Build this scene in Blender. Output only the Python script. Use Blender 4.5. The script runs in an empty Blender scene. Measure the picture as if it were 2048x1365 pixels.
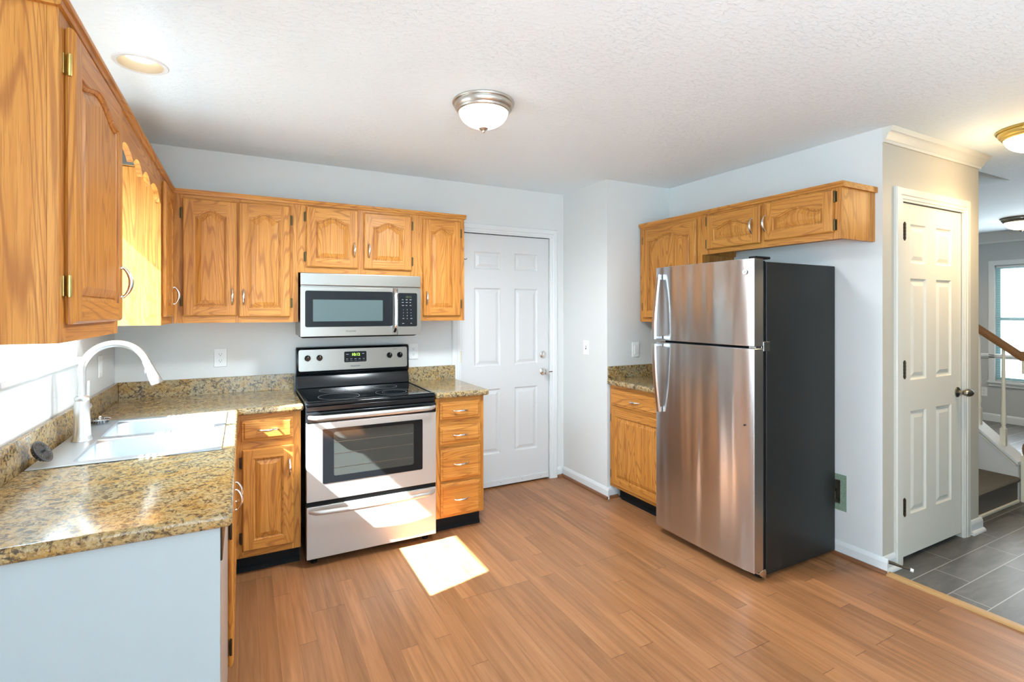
import bpy, math, random
from mathutils import Vector, Matrix
random.seed(7)
C = bpy.context.scene.collection
scene = bpy.context.scene
PI = math.pi

# ------------------------------------------------------------------ camera
F_PX, YAW, HOR, CAM_H = 1019.3056, 0.4844, 621.3865, 1.4387
cd = bpy.data.cameras.new('camera')
cd.sensor_fit = 'HORIZONTAL'; cd.sensor_width = 36.0
cd.lens = 36.0 * F_PX / 2048.0
cd.shift_x = 0.0
cd.shift_y = -(682.5 - HOR) / 2048.0
cd.clip_start = 0.05; cd.clip_end = 200
cam = bpy.data.objects.new('camera', cd); C.objects.link(cam)
cam.location = (0, 0, CAM_H)
cam.rotation_euler = (PI / 2, 0, -YAW)
scene.camera = cam

# ------------------------------------------------------------------ world, sun, daylight, exposure
w = bpy.data.worlds.new('world'); scene.world = w; w.use_nodes = True
bg = w.node_tree.nodes['Background']
bg.inputs[0].default_value = (0.74, 0.89, 1.0, 1); bg.inputs[1].default_value = 3.6

def light(name, kind, loc, energy, color, **kw):
    l = bpy.data.lights.new(name, kind); l.energy = energy; l.color = color
    for k, v in kw.items(): setattr(l, k, v)
    o = bpy.data.objects.new(name, l); C.objects.link(o); o.location = loc
    return o
SUN_DIR = Vector((1.0, 0.24, -1.053)).normalized()
sun = light('sun', 'SUN', (-4, 1, 6), 72.0, (0.90, 0.96, 1.0), angle=math.radians(0.53))
sun.rotation_euler = SUN_DIR.to_track_quat('-Z', 'Y').to_euler()
# daylight through the kitchen window, an invented patio door and dining window behind the camera and the foyer windows
a = light('daylight_kitchen_window', 'AREA', (-0.82, 2.50, 1.76), 36, (0.54, 0.81, 1.0), shape='RECTANGLE', size=0.60, size_y=0.84)
a.rotation_euler = (0, -PI / 2, 0)
a = light('added_patio_daylight', 'AREA', (0.2, -2.86, 1.25), 28, (0.46, 0.77, 1.0), shape='RECTANGLE', size=1.2, size_y=2.1)
a.rotation_euler = (PI / 2 + 0.75, 0, 0)  # lamp of the invented patio door, tilted up to brighten the ceiling
a = light('added_dining_daylight', 'AREA', (-0.62, -1.2, 1.5), 88, (0.46, 0.77, 1.0), shape='RECTANGLE', size=1.5, size_y=1.3)
a.rotation_euler = (0, -PI / 2 - 1.0, 0)  # added fill from an invented dining window, aimed mostly at the ceiling
a = light('daylight_foyer_window', 'AREA', (8.45, 2.35, 1.25), 24, (0.84, 0.93, 1.0), shape='RECTANGLE', size=1.4, size_y=1.0)
a.rotation_euler = (0, PI / 2, 0)
vs = scene.view_settings
scene.display_settings.display_device = 'sRGB'
vs.view_transform = 'Standard'; vs.look = 'None'; vs.gamma = 1.0; vs.exposure = 0.68; vs.use_curve_mapping = False
cy = scene.cycles
cy.use_denoising = True
cy.max_bounces = 9; cy.diffuse_bounces = 5; cy.glossy_bounces = 4; cy.transmission_bounces = 4
cy.sample_clamp_indirect = 8.0; cy.blur_glossy = 1.0; cy.caustics_reflective = True; cy.caustics_refractive = False

# ------------------------------------------------------------------ materials
def srgb(r, g, b):
    f = lambda c: (c / 255) / 12.92 if c / 255 <= 0.04045 else ((c / 255 + 0.055) / 1.055) ** 2.4
    return (f(r), f(g), f(b), 1)

class NT:
    def __init__(s, name):
        s.m = bpy.data.materials.new(name); s.m.use_nodes = True
        s.t = s.m.node_tree; s.b = s.t.nodes['Principled BSDF']
    def n(s, typ, **kw):
        x = s.t.nodes.new(typ)
        for k, v in kw.items(): setattr(x, k, v)
        return x
    def l(s, a, b): s.t.links.new(a, b)
    def coord(s, scale=(1, 1, 1), space='Object', rnd=False):
        tc = s.n('ShaderNodeTexCoord'); mp = s.n('ShaderNodeMapping')
        mp.inputs['Scale'].default_value = scale
        src = tc.outputs[space]
        if rnd:
            oi = s.n('ShaderNodeObjectInfo'); ml = s.n('ShaderNodeMath', operation='MULTIPLY'); ml.inputs[1].default_value = 13.7
            s.l(oi.outputs['Random'], ml.inputs[0])
            ad = s.n('ShaderNodeVectorMath', operation='ADD'); s.l(src, ad.inputs[0]); s.l(ml.outputs[0], ad.inputs[1]); src = ad.outputs[0]
        s.l(src, mp.inputs[0]); return mp.outputs[0]
    def noise(s, vec, scale, detail=3, rough=0.5, dist=0):
        x = s.n('ShaderNodeTexNoise'); x.inputs['Scale'].default_value = scale; x.inputs['Detail'].default_value = detail
        x.inputs['Roughness'].default_value = rough; x.inputs['Distortion'].default_value = dist
        s.l(vec, x.inputs['Vector']); return x.outputs['Fac']
    def math(s, op, a, b=None, c=None):
        x = s.n('ShaderNodeMath', operation=op)
        for i, v in enumerate((a, b, c)):
            if v is None: continue
            if isinstance(v, (int, float)): x.inputs[i].default_value = v
            else: s.l(v, x.inputs[i])
        return x.outputs[0]
    def ramp(s, fac, stops, interp='LINEAR'):
        x = s.n('ShaderNodeValToRGB'); x.color_ramp.interpolation = interp
        e = x.color_ramp.elements
        while len(e) < len(stops): e.new(0.5)
        for i, (p, c) in enumerate(stops):
            e[i].position = p; e[i].color = c if len(c) == 4 else (*c, 1)
        s.l(fac, x.inputs[0]); return x.outputs[0]
    def mix(s, fac, a, b, blend='MIX'):
        x = s.n('ShaderNodeMix', data_type='RGBA', blend_type=blend)
        for i, v in ((0, fac), (6, a), (7, b)):
            if isinstance(v, (int, float)): x.inputs[i].default_value = v
            elif isinstance(v, tuple): x.inputs[i].default_value = v
            else: s.l(v, x.inputs[i])
        return x.outputs[2]
    def bump(s, h, strength, dist=0.01):
        x = s.n('ShaderNodeBump'); x.inputs['Strength'].default_value = strength; x.inputs['Distance'].default_value = dist
        s.l(h, x.inputs['Height']); s.l(x.outputs[0], s.b.inputs['Normal'])
    def set(s, **kw):
        for k, v in kw.items():
            i = s.b.inputs[k]
            if isinstance(v, (int, float, tuple)): i.default_value = v
            else: s.l(v, i)
        return s.m

def plain(name, col, rough=0.5, metal=0.0, **kw):
    s = NT(name); return s.set(**{'Base Color': col, 'Roughness': rough, 'Metallic': metal, **kw})

def paint(name, col, bump=0.15, rough=0.55):
    s = NT(name); v = s.coord()
    n = s.noise(v, 160, 2); c = s.noise(v, 1.3, 2)
    s.bump(n, bump, 0.002)
    col2 = tuple(x * 0.965 for x in col[:3]) + (1,)
    return s.set(**{'Base Color': s.mix(c, col, col2), 'Roughness': rough})

def oak(name, axis):
    s = NT(name)
    long_, cross = 0.55, 5.0
    sc = [cross * 1.3] * 3; sc[axis] = long_
    v = s.coord(tuple(sc), rnd=True)
    f = s.noise(v, 1.0, 2, 0.45, 0.25)
    rings = s.math('SINE', s.math('MULTIPLY', f, 170.0))
    rings = s.math('MULTIPLY_ADD', rings, 0.5, 0.5)
    sc2 = [330.0] * 3; sc2[axis] = 9.0
    pores = s.noise(s.coord(tuple(sc2), rnd=True), 1.0, 2, 0.6)
    sc3 = [42.0] * 3; sc3[axis] = 1.6
    streak = s.noise(s.coord(tuple(sc3), rnd=True), 1.0, 4, 0.6)
    c = s.ramp(streak, [(0.25, (0.36, 0.135, 0.022)), (0.5, (0.53, 0.228, 0.042)), (0.78, (0.66, 0.320, 0.078))])
    c = s.mix(s.math('MULTIPLY', s.ramp(rings, [(0.0, (1, 1, 1)), (0.30, (0, 0, 0))]), 0.70), c, (0.26, 0.085, 0.018, 1))
    c = s.mix(s.math('MULTIPLY', s.ramp(pores, [(0.36, (1, 1, 1)), (0.47, (0, 0, 0))]), 0.5), c, (0.26, 0.09, 0.02, 1))
    big = s.noise(s.coord((1.5, 1.5, 1.5), rnd=True), 1.0, 2)
    c = s.mix(s.math('MULTIPLY', big, 0.35), c, (0.50, 0.17, 0.024, 1))
    s.bump(pores, 0.12, 0.001)
    return s.set(**{'Base Color': c, 'Roughness': 0.42, 'Coat Weight': 0.05, 'Coat Roughness': 0.2, 'Specular IOR Level': 0.28})

M = {}
M['oak_x'] = oak('honey_oak_grain_x', 0)
M['oak_z'] = oak('honey_oak_grain_z', 2)
M['oak_y'] = oak('honey_oak_grain_y', 1)
M['wall'] = paint('grey_wall_paint', (0.69, 0.695, 0.672, 1))
M['wall2'] = paint('lamp_tinted_wall_paint', (0.52, 0.485, 0.405, 1))  # grey wall paint with the hall lamp's warmth put into its colour
M['wall3'] = paint('foyer_wall_paint', (0.50, 0.505, 0.50, 1))
M['closet_door'] = plain('lamp_tinted_door_paint', (0.66, 0.63, 0.545, 1), 0.4)  # white door paint, yellowed to carry the lamplight in the colour
M['crown'] = plain('lamp_tinted_trim', (0.66, 0.64, 0.57, 1), 0.35)  # white trim by the closet, warm lamplight mixed into the base colour
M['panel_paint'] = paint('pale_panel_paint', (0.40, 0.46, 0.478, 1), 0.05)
M['trim'] = plain('white_trim_paint', (0.71, 0.72, 0.71, 1), 0.35)
M['door'] = plain('white_door_paint', (0.63, 0.63, 0.62, 1), 0.4)
s = NT('textured_ceiling'); v = s.coord((1, 1, 1))
n1 = s.noise(s.coord((34, 75, 34)), 1.0, 5, 0.6, 0.6)
n2 = s.noise(v, 2.2, 2)
h = s.math('MULTIPLY', s.ramp(n1, [(0.50, (0, 0, 0)), (0.66, (1, 1, 1))]), s.math('MULTIPLY_ADD', n2, 1.6, -0.2))
s.bump(h, 0.42, 0.006)
M['ceiling'] = s.set(**{'Base Color': (0.81, 0.90, 0.945, 1), 'Roughness': 0.7})

# laminate plank floor, boards along Y
s = NT('laminate_plank_floor')
tc = s.n('ShaderNodeTexCoord'); sp = s.n('ShaderNodeSeparateXYZ'); s.l(tc.outputs['Object'], sp.inputs[0])
W_, L_ = 0.0757, 0.92
col = s.math('FLOOR', s.math('DIVIDE', s.math('ADD', sp.outputs[0], 0.0185), W_))
wn = s.n('ShaderNodeTexWhiteNoise', noise_dimensions='1D'); s.l(col, wn.inputs['W'])
par = s.math('MULTIPLY', s.math('MODULO', s.math('ADD', col, 100.0), 2.0), 0.46)
jit = s.math('MULTIPLY', s.math('FLOOR', s.math('MULTIPLY', wn.outputs['Value'], 4.0)), 0.23)
yy = s.math('DIVIDE', s.math('ADD', s.math('ADD', sp.outputs[1], s.math('ADD', par, jit)), 10.29), L_)
row = s.math('FLOOR', yy)
fx = s.math('FRACT', s.math('DIVIDE', s.math('ADD', sp.outputs[0], 0.0185 + 7.57), W_))
fy = s.math('FRACT', yy)
cmb = s.n('ShaderNodeCombineXYZ'); s.l(col, cmb.inputs[0]); s.l(row, cmb.inputs[1])
wn2 = s.n('ShaderNodeTexWhiteNoise', noise_dimensions='2D'); s.l(cmb.outputs[0], wn2.inputs['Vector'])
off = s.n('ShaderNodeVectorMath', operation='MULTIPLY_ADD'); s.l(wn2.outputs['Color'], off.inputs[0]); off.inputs[1].default_value = (9, 9, 9); s.l(tc.outputs['Object'], off.inputs[2])
def mp(sc):
    m_ = s.n('ShaderNodeMapping'); m_.inputs['Scale'].default_value = sc; s.l(off.outputs[0], m_.inputs[0]); return m_.outputs[0]
g1 = s.noise(mp((45, 2.2, 1)), 1.0, 5, 0.6, 0.4)
g2 = s.noise(mp((6, 1.3, 1)), 1.0, 3, 0.5, 0.6)
c = s.ramp(g1, [(0.28, (0.21, 0.088, 0.034)), (0.52, (0.35, 0.155, 0.064)), (0.78, (0.46, 0.225, 0.103))])
c = s.mix(s.math('MULTIPLY', g2, 0.5), c, (0.37, 0.150, 0.055, 1))
tone = s.math('MULTIPLY_ADD', wn2.outputs['Value'], 0.34, 0.80)
c = s.mix(1.0, c, tone, 'MULTIPLY')
ex = s.math('LESS_THAN', s.math('MINIMUM', fx, s.math('SUBTRACT', 1.0, fx)), 0.012)
ey = s.math('LESS_THAN', s.math('MINIMUM', fy, s.math('SUBTRACT', 1.0, fy)), 0.0016)
seam = s.math('MAXIMUM', s.math('MULTIPLY', ex, 0.6), s.math('MULTIPLY', ey, 1.0))
c = s.mix(s.math('MULTIPLY', seam, 0.65), c, (0.08, 0.03, 0.012, 1))
s.bump(g1, 0.05, 0.001)
M['floor'] = s.set(**{'Base Color': c, 'Roughness': 0.34, 'Specular IOR Level': 0.34})

# wood-look grey plank tiles, long side along X, third offset
s = NT('grey_plank_tile')
tc = s.n('ShaderNodeTexCoord'); sp = s.n('ShaderNodeSeparateXYZ'); s.l(tc.outputs['Object'], sp.inputs[0])
ry = s.math('DIVIDE', s.math('ADD', sp.outputs[1], 10 * 0.1575 - 1.0985), 0.1575)
row = s.math('FLOOR', ry)
rx = s.math('DIVIDE', s.math('ADD', s.math('SUBTRACT', sp.outputs[0], s.math('MULTIPLY', row, 0.2033)), 60 * 0.61 - 3.40 + 11 * 0.2033), 0.61)
cmb = s.n('ShaderNodeCombineXYZ'); s.l(s.math('FLOOR', rx), cmb.inputs[0]); s.l(row, cmb.inputs[1])
wn = s.n('ShaderNodeTexWhiteNoise', noise_dimensions='2D'); s.l(cmb.outputs[0], wn.inputs['Vector'])
off = s.n('ShaderNodeVectorMath', operation='MULTIPLY_ADD'); s.l(wn.outputs['Color'], off.inputs[0]); off.inputs[1].default_value = (7, 7, 7); s.l(tc.outputs['Object'], off.inputs[2])
g = s.noise(mp((3, 16, 1)), 1.0, 5, 0.6, 0.8)
c = s.ramp(g, [(0.25, (0.055, 0.050, 0.045)), (0.55, (0.105, 0.098, 0.089)), (0.85, (0.17, 0.16, 0.145))])
c = s.mix(1.0, c, s.math('MULTIPLY_ADD', wn.outputs['Value'], 0.3, 0.8), 'MULTIPLY')
fx, fy = s.math('FRACT', rx), s.math('FRACT', ry)
ex = s.math('LESS_THAN', s.math('MINIMUM', fx, s.math('SUBTRACT', 1.0, fx)), 0.0038)
ey = s.math('LESS_THAN', s.math('MINIMUM', fy, s.math('SUBTRACT', 1.0, fy)), 0.0148)
grout = s.math('MAXIMUM', ex, ey)
c = s.mix(grout, c, (0.34, 0.33, 0.31, 1))
M['tile'] = s.set(**{'Base Color': c, 'Roughness': 0.38})

# granite
s = NT('gold_speckled_granite'); v = s.coord((1, 1, 1))
w1 = s.noise(v, 9, 3, 0.6, 0.8)
sp1 = s.noise(v, 72, 5, 0.68, 1.2)
sp2 = s.noise(v, 150, 4, 0.7, 0.6)
sp3 = s.noise(s.coord((1.0, 1.0, 1.0)), 34, 4, 0.65, 1.6)
c = s.ramp(w1, [(0.34, (0.32, 0.25, 0.145)), (0.5, (0.41, 0.285, 0.125)), (0.64, (0.38, 0.21, 0.052))])
c = s.mix(s.ramp(sp2, [(0.54, (0, 0, 0)), (0.68, (1, 1, 1))]), c, (0.52, 0.43, 0.27, 1))
c = s.mix(s.math('MULTIPLY', s.ramp(sp1, [(0.50, (0, 0, 0)), (0.59, (1, 1, 1))]), 0.78), c, (0.165, 0.090, 0.032, 1))
dark = s.math('MULTIPLY', s.ramp(sp3, [(0.505, (0, 0, 0)), (0.59, (1, 1, 1))]), s.ramp(sp1, [(0.36, (0, 0, 0)), (0.50, (1, 1, 1))]))
c = s.mix(s.math('MULTIPLY', dark, 0.92), c, (0.050, 0.036, 0.022, 1))
M['granite'] = s.set(**{'Base Color': c, 'Roughness': 0.14, 'Specular IOR Level': 0.5})

def steel(name, col, rough, axis=2, wav=0.0, diffuse=0.0):
    s = NT(name)
    sc = [260.0] * 3; sc[axis] = 2.0
    sc = tuple(sc)
    n = s.noise(s.coord(sc), 1.0, 3, 0.6)
    h = n
    if wav:
        sc = [0.9] * 3; sc[1] = 7.0; sc[2] = 0.7
        big = s.noise(s.coord(tuple(sc)), 1.0, 1, 0.4, 0.3)
        b1 = s.n('ShaderNodeBump'); b1.inputs['Strength'].default_value = wav; b1.inputs['Distance'].default_value = 0.02
        s.l(big, b1.inputs['Height']); s.l(b1.outputs[0], s.b.inputs['Normal'])
    r = s.math('MULTIPLY_ADD', n, 0.14 if wav or diffuse > 0.3 else 0.04, rough - (0.07 if wav or diffuse > 0.3 else 0.02))
    return s.set(**{'Base Color': col, 'Metallic': 1.0 - diffuse, 'Roughness': r})
M['steel_fridge'] = steel('brushed_steel_door', (0.60, 0.59, 0.59, 1), 0.15, 1, 0.34, 0.05)
M['steel'] = steel('brushed_steel', (0.50, 0.475, 0.44, 1), 0.42, 0, 0, 0.35)
s = NT('brushed_steel_appliance_front')
n = s.noise(s.coord((2, 260, 260)), 1.0, 3, 0.6)
M['steel_mw'] = s.set(**{'Base Color': (0.33, 0.305, 0.270, 1), 'Metallic': 0.96, 'Roughness': s.math('MULTIPLY_ADD', n, 0.08, 0.26)})
s = NT('brushed_steel_refrigerator')
tg = s.n('ShaderNodeTangent', direction_type='RADIAL', axis='Z'); s.l(tg.outputs[0], s.b.inputs['Tangent'])
big = s.noise(s.coord((0.6, 6.5, 0.55)), 1.0, 1, 0.4, 0.2)
b1 = s.n('ShaderNodeBump'); b1.inputs['Strength'].default_value = 0.75; b1.inputs['Distance'].default_value = 0.02
s.l(big, b1.inputs['Height']); s.l(b1.outputs[0], s.b.inputs['Normal'])
M['steel_fridge'] = s.set(**{'Base Color': (0.58, 0.59, 0.61, 1), 'Metallic': 0.97, 'Roughness': 0.24, 'Anisotropic': 0.88, 'Anisotropic Rotation': 0.25})
M['steel_sink'] = steel('satin_sink_steel', (0.50, 0.54, 0.57, 1), 0.36, 1, 0, 0.30)
M['nickel'] = plain('satin_nickel', (0.72, 0.70, 0.67, 1), 0.22, 1.0)
M['nickel_pan'] = plain('brushed_nickel_pan', (0.60, 0.57, 0.52, 1), 0.38, 1.0)
M['nickel_faucet'] = plain('brushed_nickel_faucet', (0.76, 0.76, 0.75, 1), 0.28, 0.9)
M['chrome'] = plain('polished_chrome', (0.85, 0.86, 0.87, 1), 0.08, 1.0)
M['bronze'] = plain('aged_brass', (0.10, 0.072, 0.03, 1), 0.4, 0.8)
M['bright_brass'] = plain('bright_brass', (0.62, 0.47, 0.16, 1), 0.28, 1.0)
M['dark_hinge'] = plain('dark_bronze', (0.06, 0.045, 0.03, 1), 0.4, 0.8)
M['antique'] = plain('antique_nickel', (0.30, 0.275, 0.23, 1), 0.3, 1.0)
M['black'] = plain('black_enamel', (0.008, 0.009, 0.010, 1), 0.16, **{'Specular IOR Level': 0.35})
M['black_glass'] = plain('black_glass', (0.008, 0.010, 0.012, 1), 0.07, **{'Specular IOR Level': 0.32})
M['black_matte'] = plain('matte_black', (0.008, 0.008, 0.008, 1), 0.7, **{'Specular IOR Level': 0.2})
M['charcoal'] = plain('charcoal_cabinet_paint', (0.016, 0.017, 0.016, 1), 0.42, **{'Specular IOR Level': 0.3})
M['oven_glass'] = plain('oven_window_glass', (0.045, 0.050, 0.045, 1), 0.07)
M['screen'] = plain('microwave_screen', (0.085, 0.12, 0.12, 1), 0.25, **{'Specular IOR Level': 0.3})
M['ring'] = plain('burner_ring_print', (0.20, 0.20, 0.20, 1), 0.3)
M['ink'] = plain('dark_print', (0.03, 0.03, 0.03, 1), 0.5)
M['white_ink'] = plain('light_print', (0.62, 0.64, 0.64, 1), 0.5)
M['plate'] = plain('white_wall_plate', (0.80, 0.80, 0.78, 1), 0.35)
M['slot'] = plain('outlet_slot', (0.05, 0.05, 0.05, 1), 0.5)
M['rubber'] = plain('white_rubber', (0.75, 0.74, 0.70, 1), 0.6)
M['quarter'] = plain('reddish_quarter_round', (0.20, 0.075, 0.030, 1), 0.35)
M['strip_wood'] = plain('light_oak_threshold', (0.46, 0.26, 0.10, 1), 0.4)
M['rail_wood'] = plain('brown_stained_oak', (0.24, 0.115, 0.045, 1), 0.3)
M['cream'] = plain('cream_baluster_paint', (0.72, 0.68, 0.56, 1), 0.4)
s = NT('taupe_carpet'); n = s.noise(s.coord(), 260, 3, 0.7); s.bump(n, 0.9, 0.01)
M['carpet'] = s.set(**{'Base Color': s.ramp(n, [(0.3, (0.115, 0.092, 0.07)), (0.7, (0.26, 0.22, 0.175))]), 'Roughness': 0.95})
s = NT('green_board'); n = s.noise(s.coord(), 190, 3, 0.7)
M['green'] = s.set(**{'Base Color': s.ramp(n, [(0.3, (0.13, 0.19, 0.13)), (0.7, (0.30, 0.38, 0.29))]), 'Roughness': 0.85})
def emit(name, col, st, base=(0.8, 0.8, 0.8, 1)):
    s = NT(name); return s.set(**{'Base Color': base, 'Emission Color': col, 'Emission Strength': st, 'Roughness': 0.4})
M['lamp_glass'] = emit('lit_kitchen_lamp_glass', (1.0, 0.90, 0.76, 1), 3.0)
M['hall_glass'] = emit('lit_hall_lamp_glass', (1.0, 0.78, 0.46, 1), 4.6)
M['bulb'] = emit('lit_reflector_bulb', (1.0, 0.90, 0.76, 1), 4.5)
M['box_beige'] = plain('dull_beige_plastic', (0.16, 0.13, 0.085, 1), 0.6)
M['badge'] = plain('light_badge', (0.62, 0.61, 0.60, 1), 0.4)
M['green_led'] = emit('green_display', (0.45, 1.0, 0.10, 1), 2.2, (0, 0, 0, 1))
M['dim_led'] = emit('dim_green_display', (0.35, 0.50, 0.12, 1), 0.25, (0, 0, 0, 1))
s = NT('window_glass'); tr = s.n('ShaderNodeBsdfTransparent'); gl = s.n('ShaderNodeBsdfGlossy'); gl.inputs['Roughness'].default_value = 0.02
mx = s.n('ShaderNodeMixShader'); mx.inputs[0].default_value = 0.06; s.l(tr.outputs[0], mx.inputs[1]); s.l(gl.outputs[0], mx.inputs[2])
s.l(mx.outputs[0], s.t.nodes['Material Output'].inputs['Surface']); M['glass'] = s.m
s = NT('blind_slat'); df = s.n('ShaderNodeBsdfDiffuse'); df.inputs[0].default_value = (0.82, 0.83, 0.82, 1)
tl_ = s.n('ShaderNodeBsdfTranslucent'); tl_.inputs[0].default_value = (0.80, 0.82, 0.82, 1)
mx = s.n('ShaderNodeMixShader'); mx.inputs[0].default_value = 0.22; s.l(df.outputs[0], mx.inputs[1]); s.l(tl_.outputs[0], mx.inputs[2])
s.l(mx.outputs[0], s.t.nodes['Material Output'].inputs['Surface']); M['slat'] = s.m
M['vinyl'] = plain('white_vinyl_frame', (0.80, 0.82, 0.82, 1), 0.4)
M['teal_vinyl'] = plain('pale_teal_sash', (0.34, 0.55, 0.56, 1), 0.4)
M['reflector'] = plain('brushed_gold_reflector', (0.24, 0.20, 0.14, 1), 0.5, 0.1)
M['foliage'] = plain('leaf_green', (0.10, 0.16, 0.05, 1), 0.8)

# ------------------------------------------------------------------ mesh helpers
class MB:
    def __init__(s): s.v = []; s.f = []; s.m = []
    def add(s, vs_, fs, mi=0, T=None):
        b = len(s.v)
        for p in vs_:
            p = Vector(p)
            s.v.append(tuple(T @ p) if T is not None else tuple(p))
        for f in fs: s.f.append([b + i for i in f]); s.m.append(mi)
        return s
    def box(s, x0, x1, y0, y1, z0, z1, mi=0, T=None):
        v = [(x, y, z) for z in (z0, z1) for y in (y0, y1) for x in (x0, x1)]
        f = [(0, 2, 3, 1), (4, 5, 7, 6), (0, 1, 5, 4), (2, 6, 7, 3), (0, 4, 6, 2), (1, 3, 7, 5)]
        return s.add(v, f, mi, T)
    def prism(s, prof, x0, x1, mi=0, T=None, dx1=None):
        # prof: list of (y,z), extruded in x; dx1: extra x at the far end per point (for mitres)
        n = len(prof); v = [(x0, y, z) for y, z in prof] + [(x1 + (dx1[i] if dx1 else 0), y, z) for i, (y, z) in enumerate(prof)]
        f = [tuple(range(n))[::-1], tuple(range(n, 2 * n))] + [(i, (i + 1) % n, n + (i + 1) % n, n + i) for i in range(n)]
        return s.add(v, f, mi, T)
    def lathe(s, prof, T=None, seg=32, mi=0, cap=True):
        # prof: list of (r,z) about local z
        v = []; f = []
        for r, z in prof:
            for k in range(seg):
                a_ = 2 * PI * k / seg; v.append((r * math.cos(a_), r * math.sin(a_), z))
        for i in range(len(prof) - 1):
            for k in range(seg):
                f.append((i * seg + k, i * seg + (k + 1) % seg, (i + 1) * seg + (k + 1) % seg, (i + 1) * seg + k))
        if cap:
            f.append(tuple(range(seg))[::-1]); f.append(tuple(range((len(prof) - 1) * seg, len(prof) * seg)))
        return s.add(v, f, mi, T)
    def tube(s, pts, rad, seg=12, mi=0, flat=1.0, up=None, cap=True):
        pts = [Vector(p) for p in pts]; n = len(pts)
        if not isinstance(rad, (list, tuple)): rad = [rad] * n
        v = []; f = []; prev = Vector(up) if up else None
        for i, p in enumerate(pts):
            t = (pts[min(i + 1, n - 1)] - pts[max(i - 1, 0)]).normalized()
            if prev is None:
                prev = Vector((0, 0, 1)) if abs(t.z) < 0.9 else Vector((1, 0, 0))
            a_ = (prev - t * prev.dot(t)).normalized(); b_ = t.cross(a_); prev = a_
            for k in range(seg):
                an = 2 * PI * k / seg
                v.append(tuple(p + a_ * math.cos(an) * rad[i] + b_ * math.sin(an) * rad[i] * flat))
        for i in range(n - 1):
            for k in range(seg):
                f.append((i * seg + k, i * seg + (k + 1) % seg, (i + 1) * seg + (k + 1) % seg, (i + 1) * seg + k))
        if cap:
            f.append(tuple(range(seg))[::-1]); f.append(tuple(range((n - 1) * seg, n * seg)))
        return s.add(v, f, mi)
    def grid(s, xs, ys, keep, z0, z1, mi=0, plane='XY', mif=None):
        # slab of grid cells; welded; plane XY (z thickness) or XZ (y thickness)
        idx = {}
        def vid(i, j, k):
            key = (i, j, k)
            if key not in idx:
                p = (xs[i], ys[j], (z0, z1)[k])
                if plane == 'XZ': p = (p[0], p[2], p[1])
                idx[key] = len(s.v); s.v.append(p)
            return idx[key]
        nx, ny = len(xs) - 1, len(ys) - 1
        K = lambda i, j: 0 <= i < nx and 0 <= j < ny and keep(i, j)
        for i in range(nx):
            for j in range(ny):
                if not K(i, j): continue
                m_ = mif(i, j) if mif else mi
                s.f.append([vid(i, j, 1), vid(i + 1, j, 1), vid(i + 1, j + 1, 1), vid(i, j + 1, 1)]); s.m.append(m_)
                s.f.append([vid(i, j, 0), vid(i, j + 1, 0), vid(i + 1, j + 1, 0), vid(i + 1, j, 0)]); s.m.append(m_)
                for (di, dj, a_, b_) in ((-1, 0, (i, j + 1), (i, j)), (1, 0, (i + 1, j), (i + 1, j + 1)), (0, -1, (i, j), (i + 1, j)), (0, 1, (i + 1, j + 1), (i, j + 1))):
                    if not K(i + di, j + dj):
                        s.f.append([vid(*a_, 0), vid(*b_, 0), vid(*b_, 1), vid(*a_, 1)]); s.m.append(m_)
        return s
    def build(s, name, mats, parent=None, bevel=0, seg=2, smooth=False, angle=35, loc=None):
        me = bpy.data.meshes.new(name); me.from_pydata(s.v, [], s.f)
        if not isinstance(mats, (list, tuple)): mats = [mats]
        for m_ in mats: me.materials.append(M[m_] if isinstance(m_, str) else m_)
        for p, mi in zip(me.polygons, s.m): p.material_index = mi
        import bmesh
        bm = bmesh.new(); bm.from_mesh(me); bmesh.ops.recalc_face_normals(bm, faces=bm.faces); bm.to_mesh(me); bm.free()
        if smooth or bevel:
            for p in me.polygons: p.use_smooth = True
            me.set_sharp_from_angle(angle=math.radians(angle))
        o = bpy.data.objects.new(name, me); C.objects.link(o)
        if parent is not None: o.parent = parent
        if loc: o.location = loc
        if bevel:
            b = o.modifiers.new('bevel', 'BEVEL'); b.width = bevel; b.segments = seg; b.limit_method = 'ANGLE'; b.angle_limit = math.radians(40)
            b.harden_normals = True
        return o

def tag(o, label=None, cat=None, group=None, kind=None):
    if label: o['label'] = label
    if cat: o['category'] = cat
    if group: o['group'] = group
    if kind: o['kind'] = kind
    return o
def thing(name, label, cat, loc=(0, 0, 0), rz=0, group=None, kind=None):
    o = bpy.data.objects.new(name, None); C.objects.link(o); o.location = loc; o.rotation_euler = (0, 0, rz)
    o.empty_display_size = 0.1
    return tag(o, label, cat, group, kind)
def struct(o): o['kind'] = 'structure'; return o
def text(name, body, size, mat, parent, loc, rot=(PI / 2, 0, 0), ext=0.0004):
    cu = bpy.data.curves.new(name, 'FONT'); cu.body = body; cu.size = size; cu.align_x = 'CENTER'; cu.align_y = 'CENTER'; cu.extrude = ext
    tmp = bpy.data.objects.new(name, cu); C.objects.link(tmp)
    bpy.context.view_layer.update()
    me = bpy.data.meshes.new_from_object(tmp.evaluated_get(bpy.context.evaluated_depsgraph_get()))
    bpy.data.objects.remove(tmp)
    me.materials.clear(); me.materials.append(M[mat])
    o = bpy.data.objects.new(name, me); C.objects.link(o); o.parent = parent; o.location = loc; o.rotation_euler = rot
    return o
def Tm(loc, rot=(0, 0, 0)):
    from mathutils import Euler
    return Matrix.Translation(loc) @ Euler(rot).to_matrix().to_4x4()

# ------------------------------------------------------------------ constants of the room
XL, YB, XS, YN, XR, YC, ZC = -0.668, 3.720, 2.464, 3.118, 3.105, 1.530, 2.4445
XF = 8.60
YS = -3.0      # wall behind the camera
TH = 0.12

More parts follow.
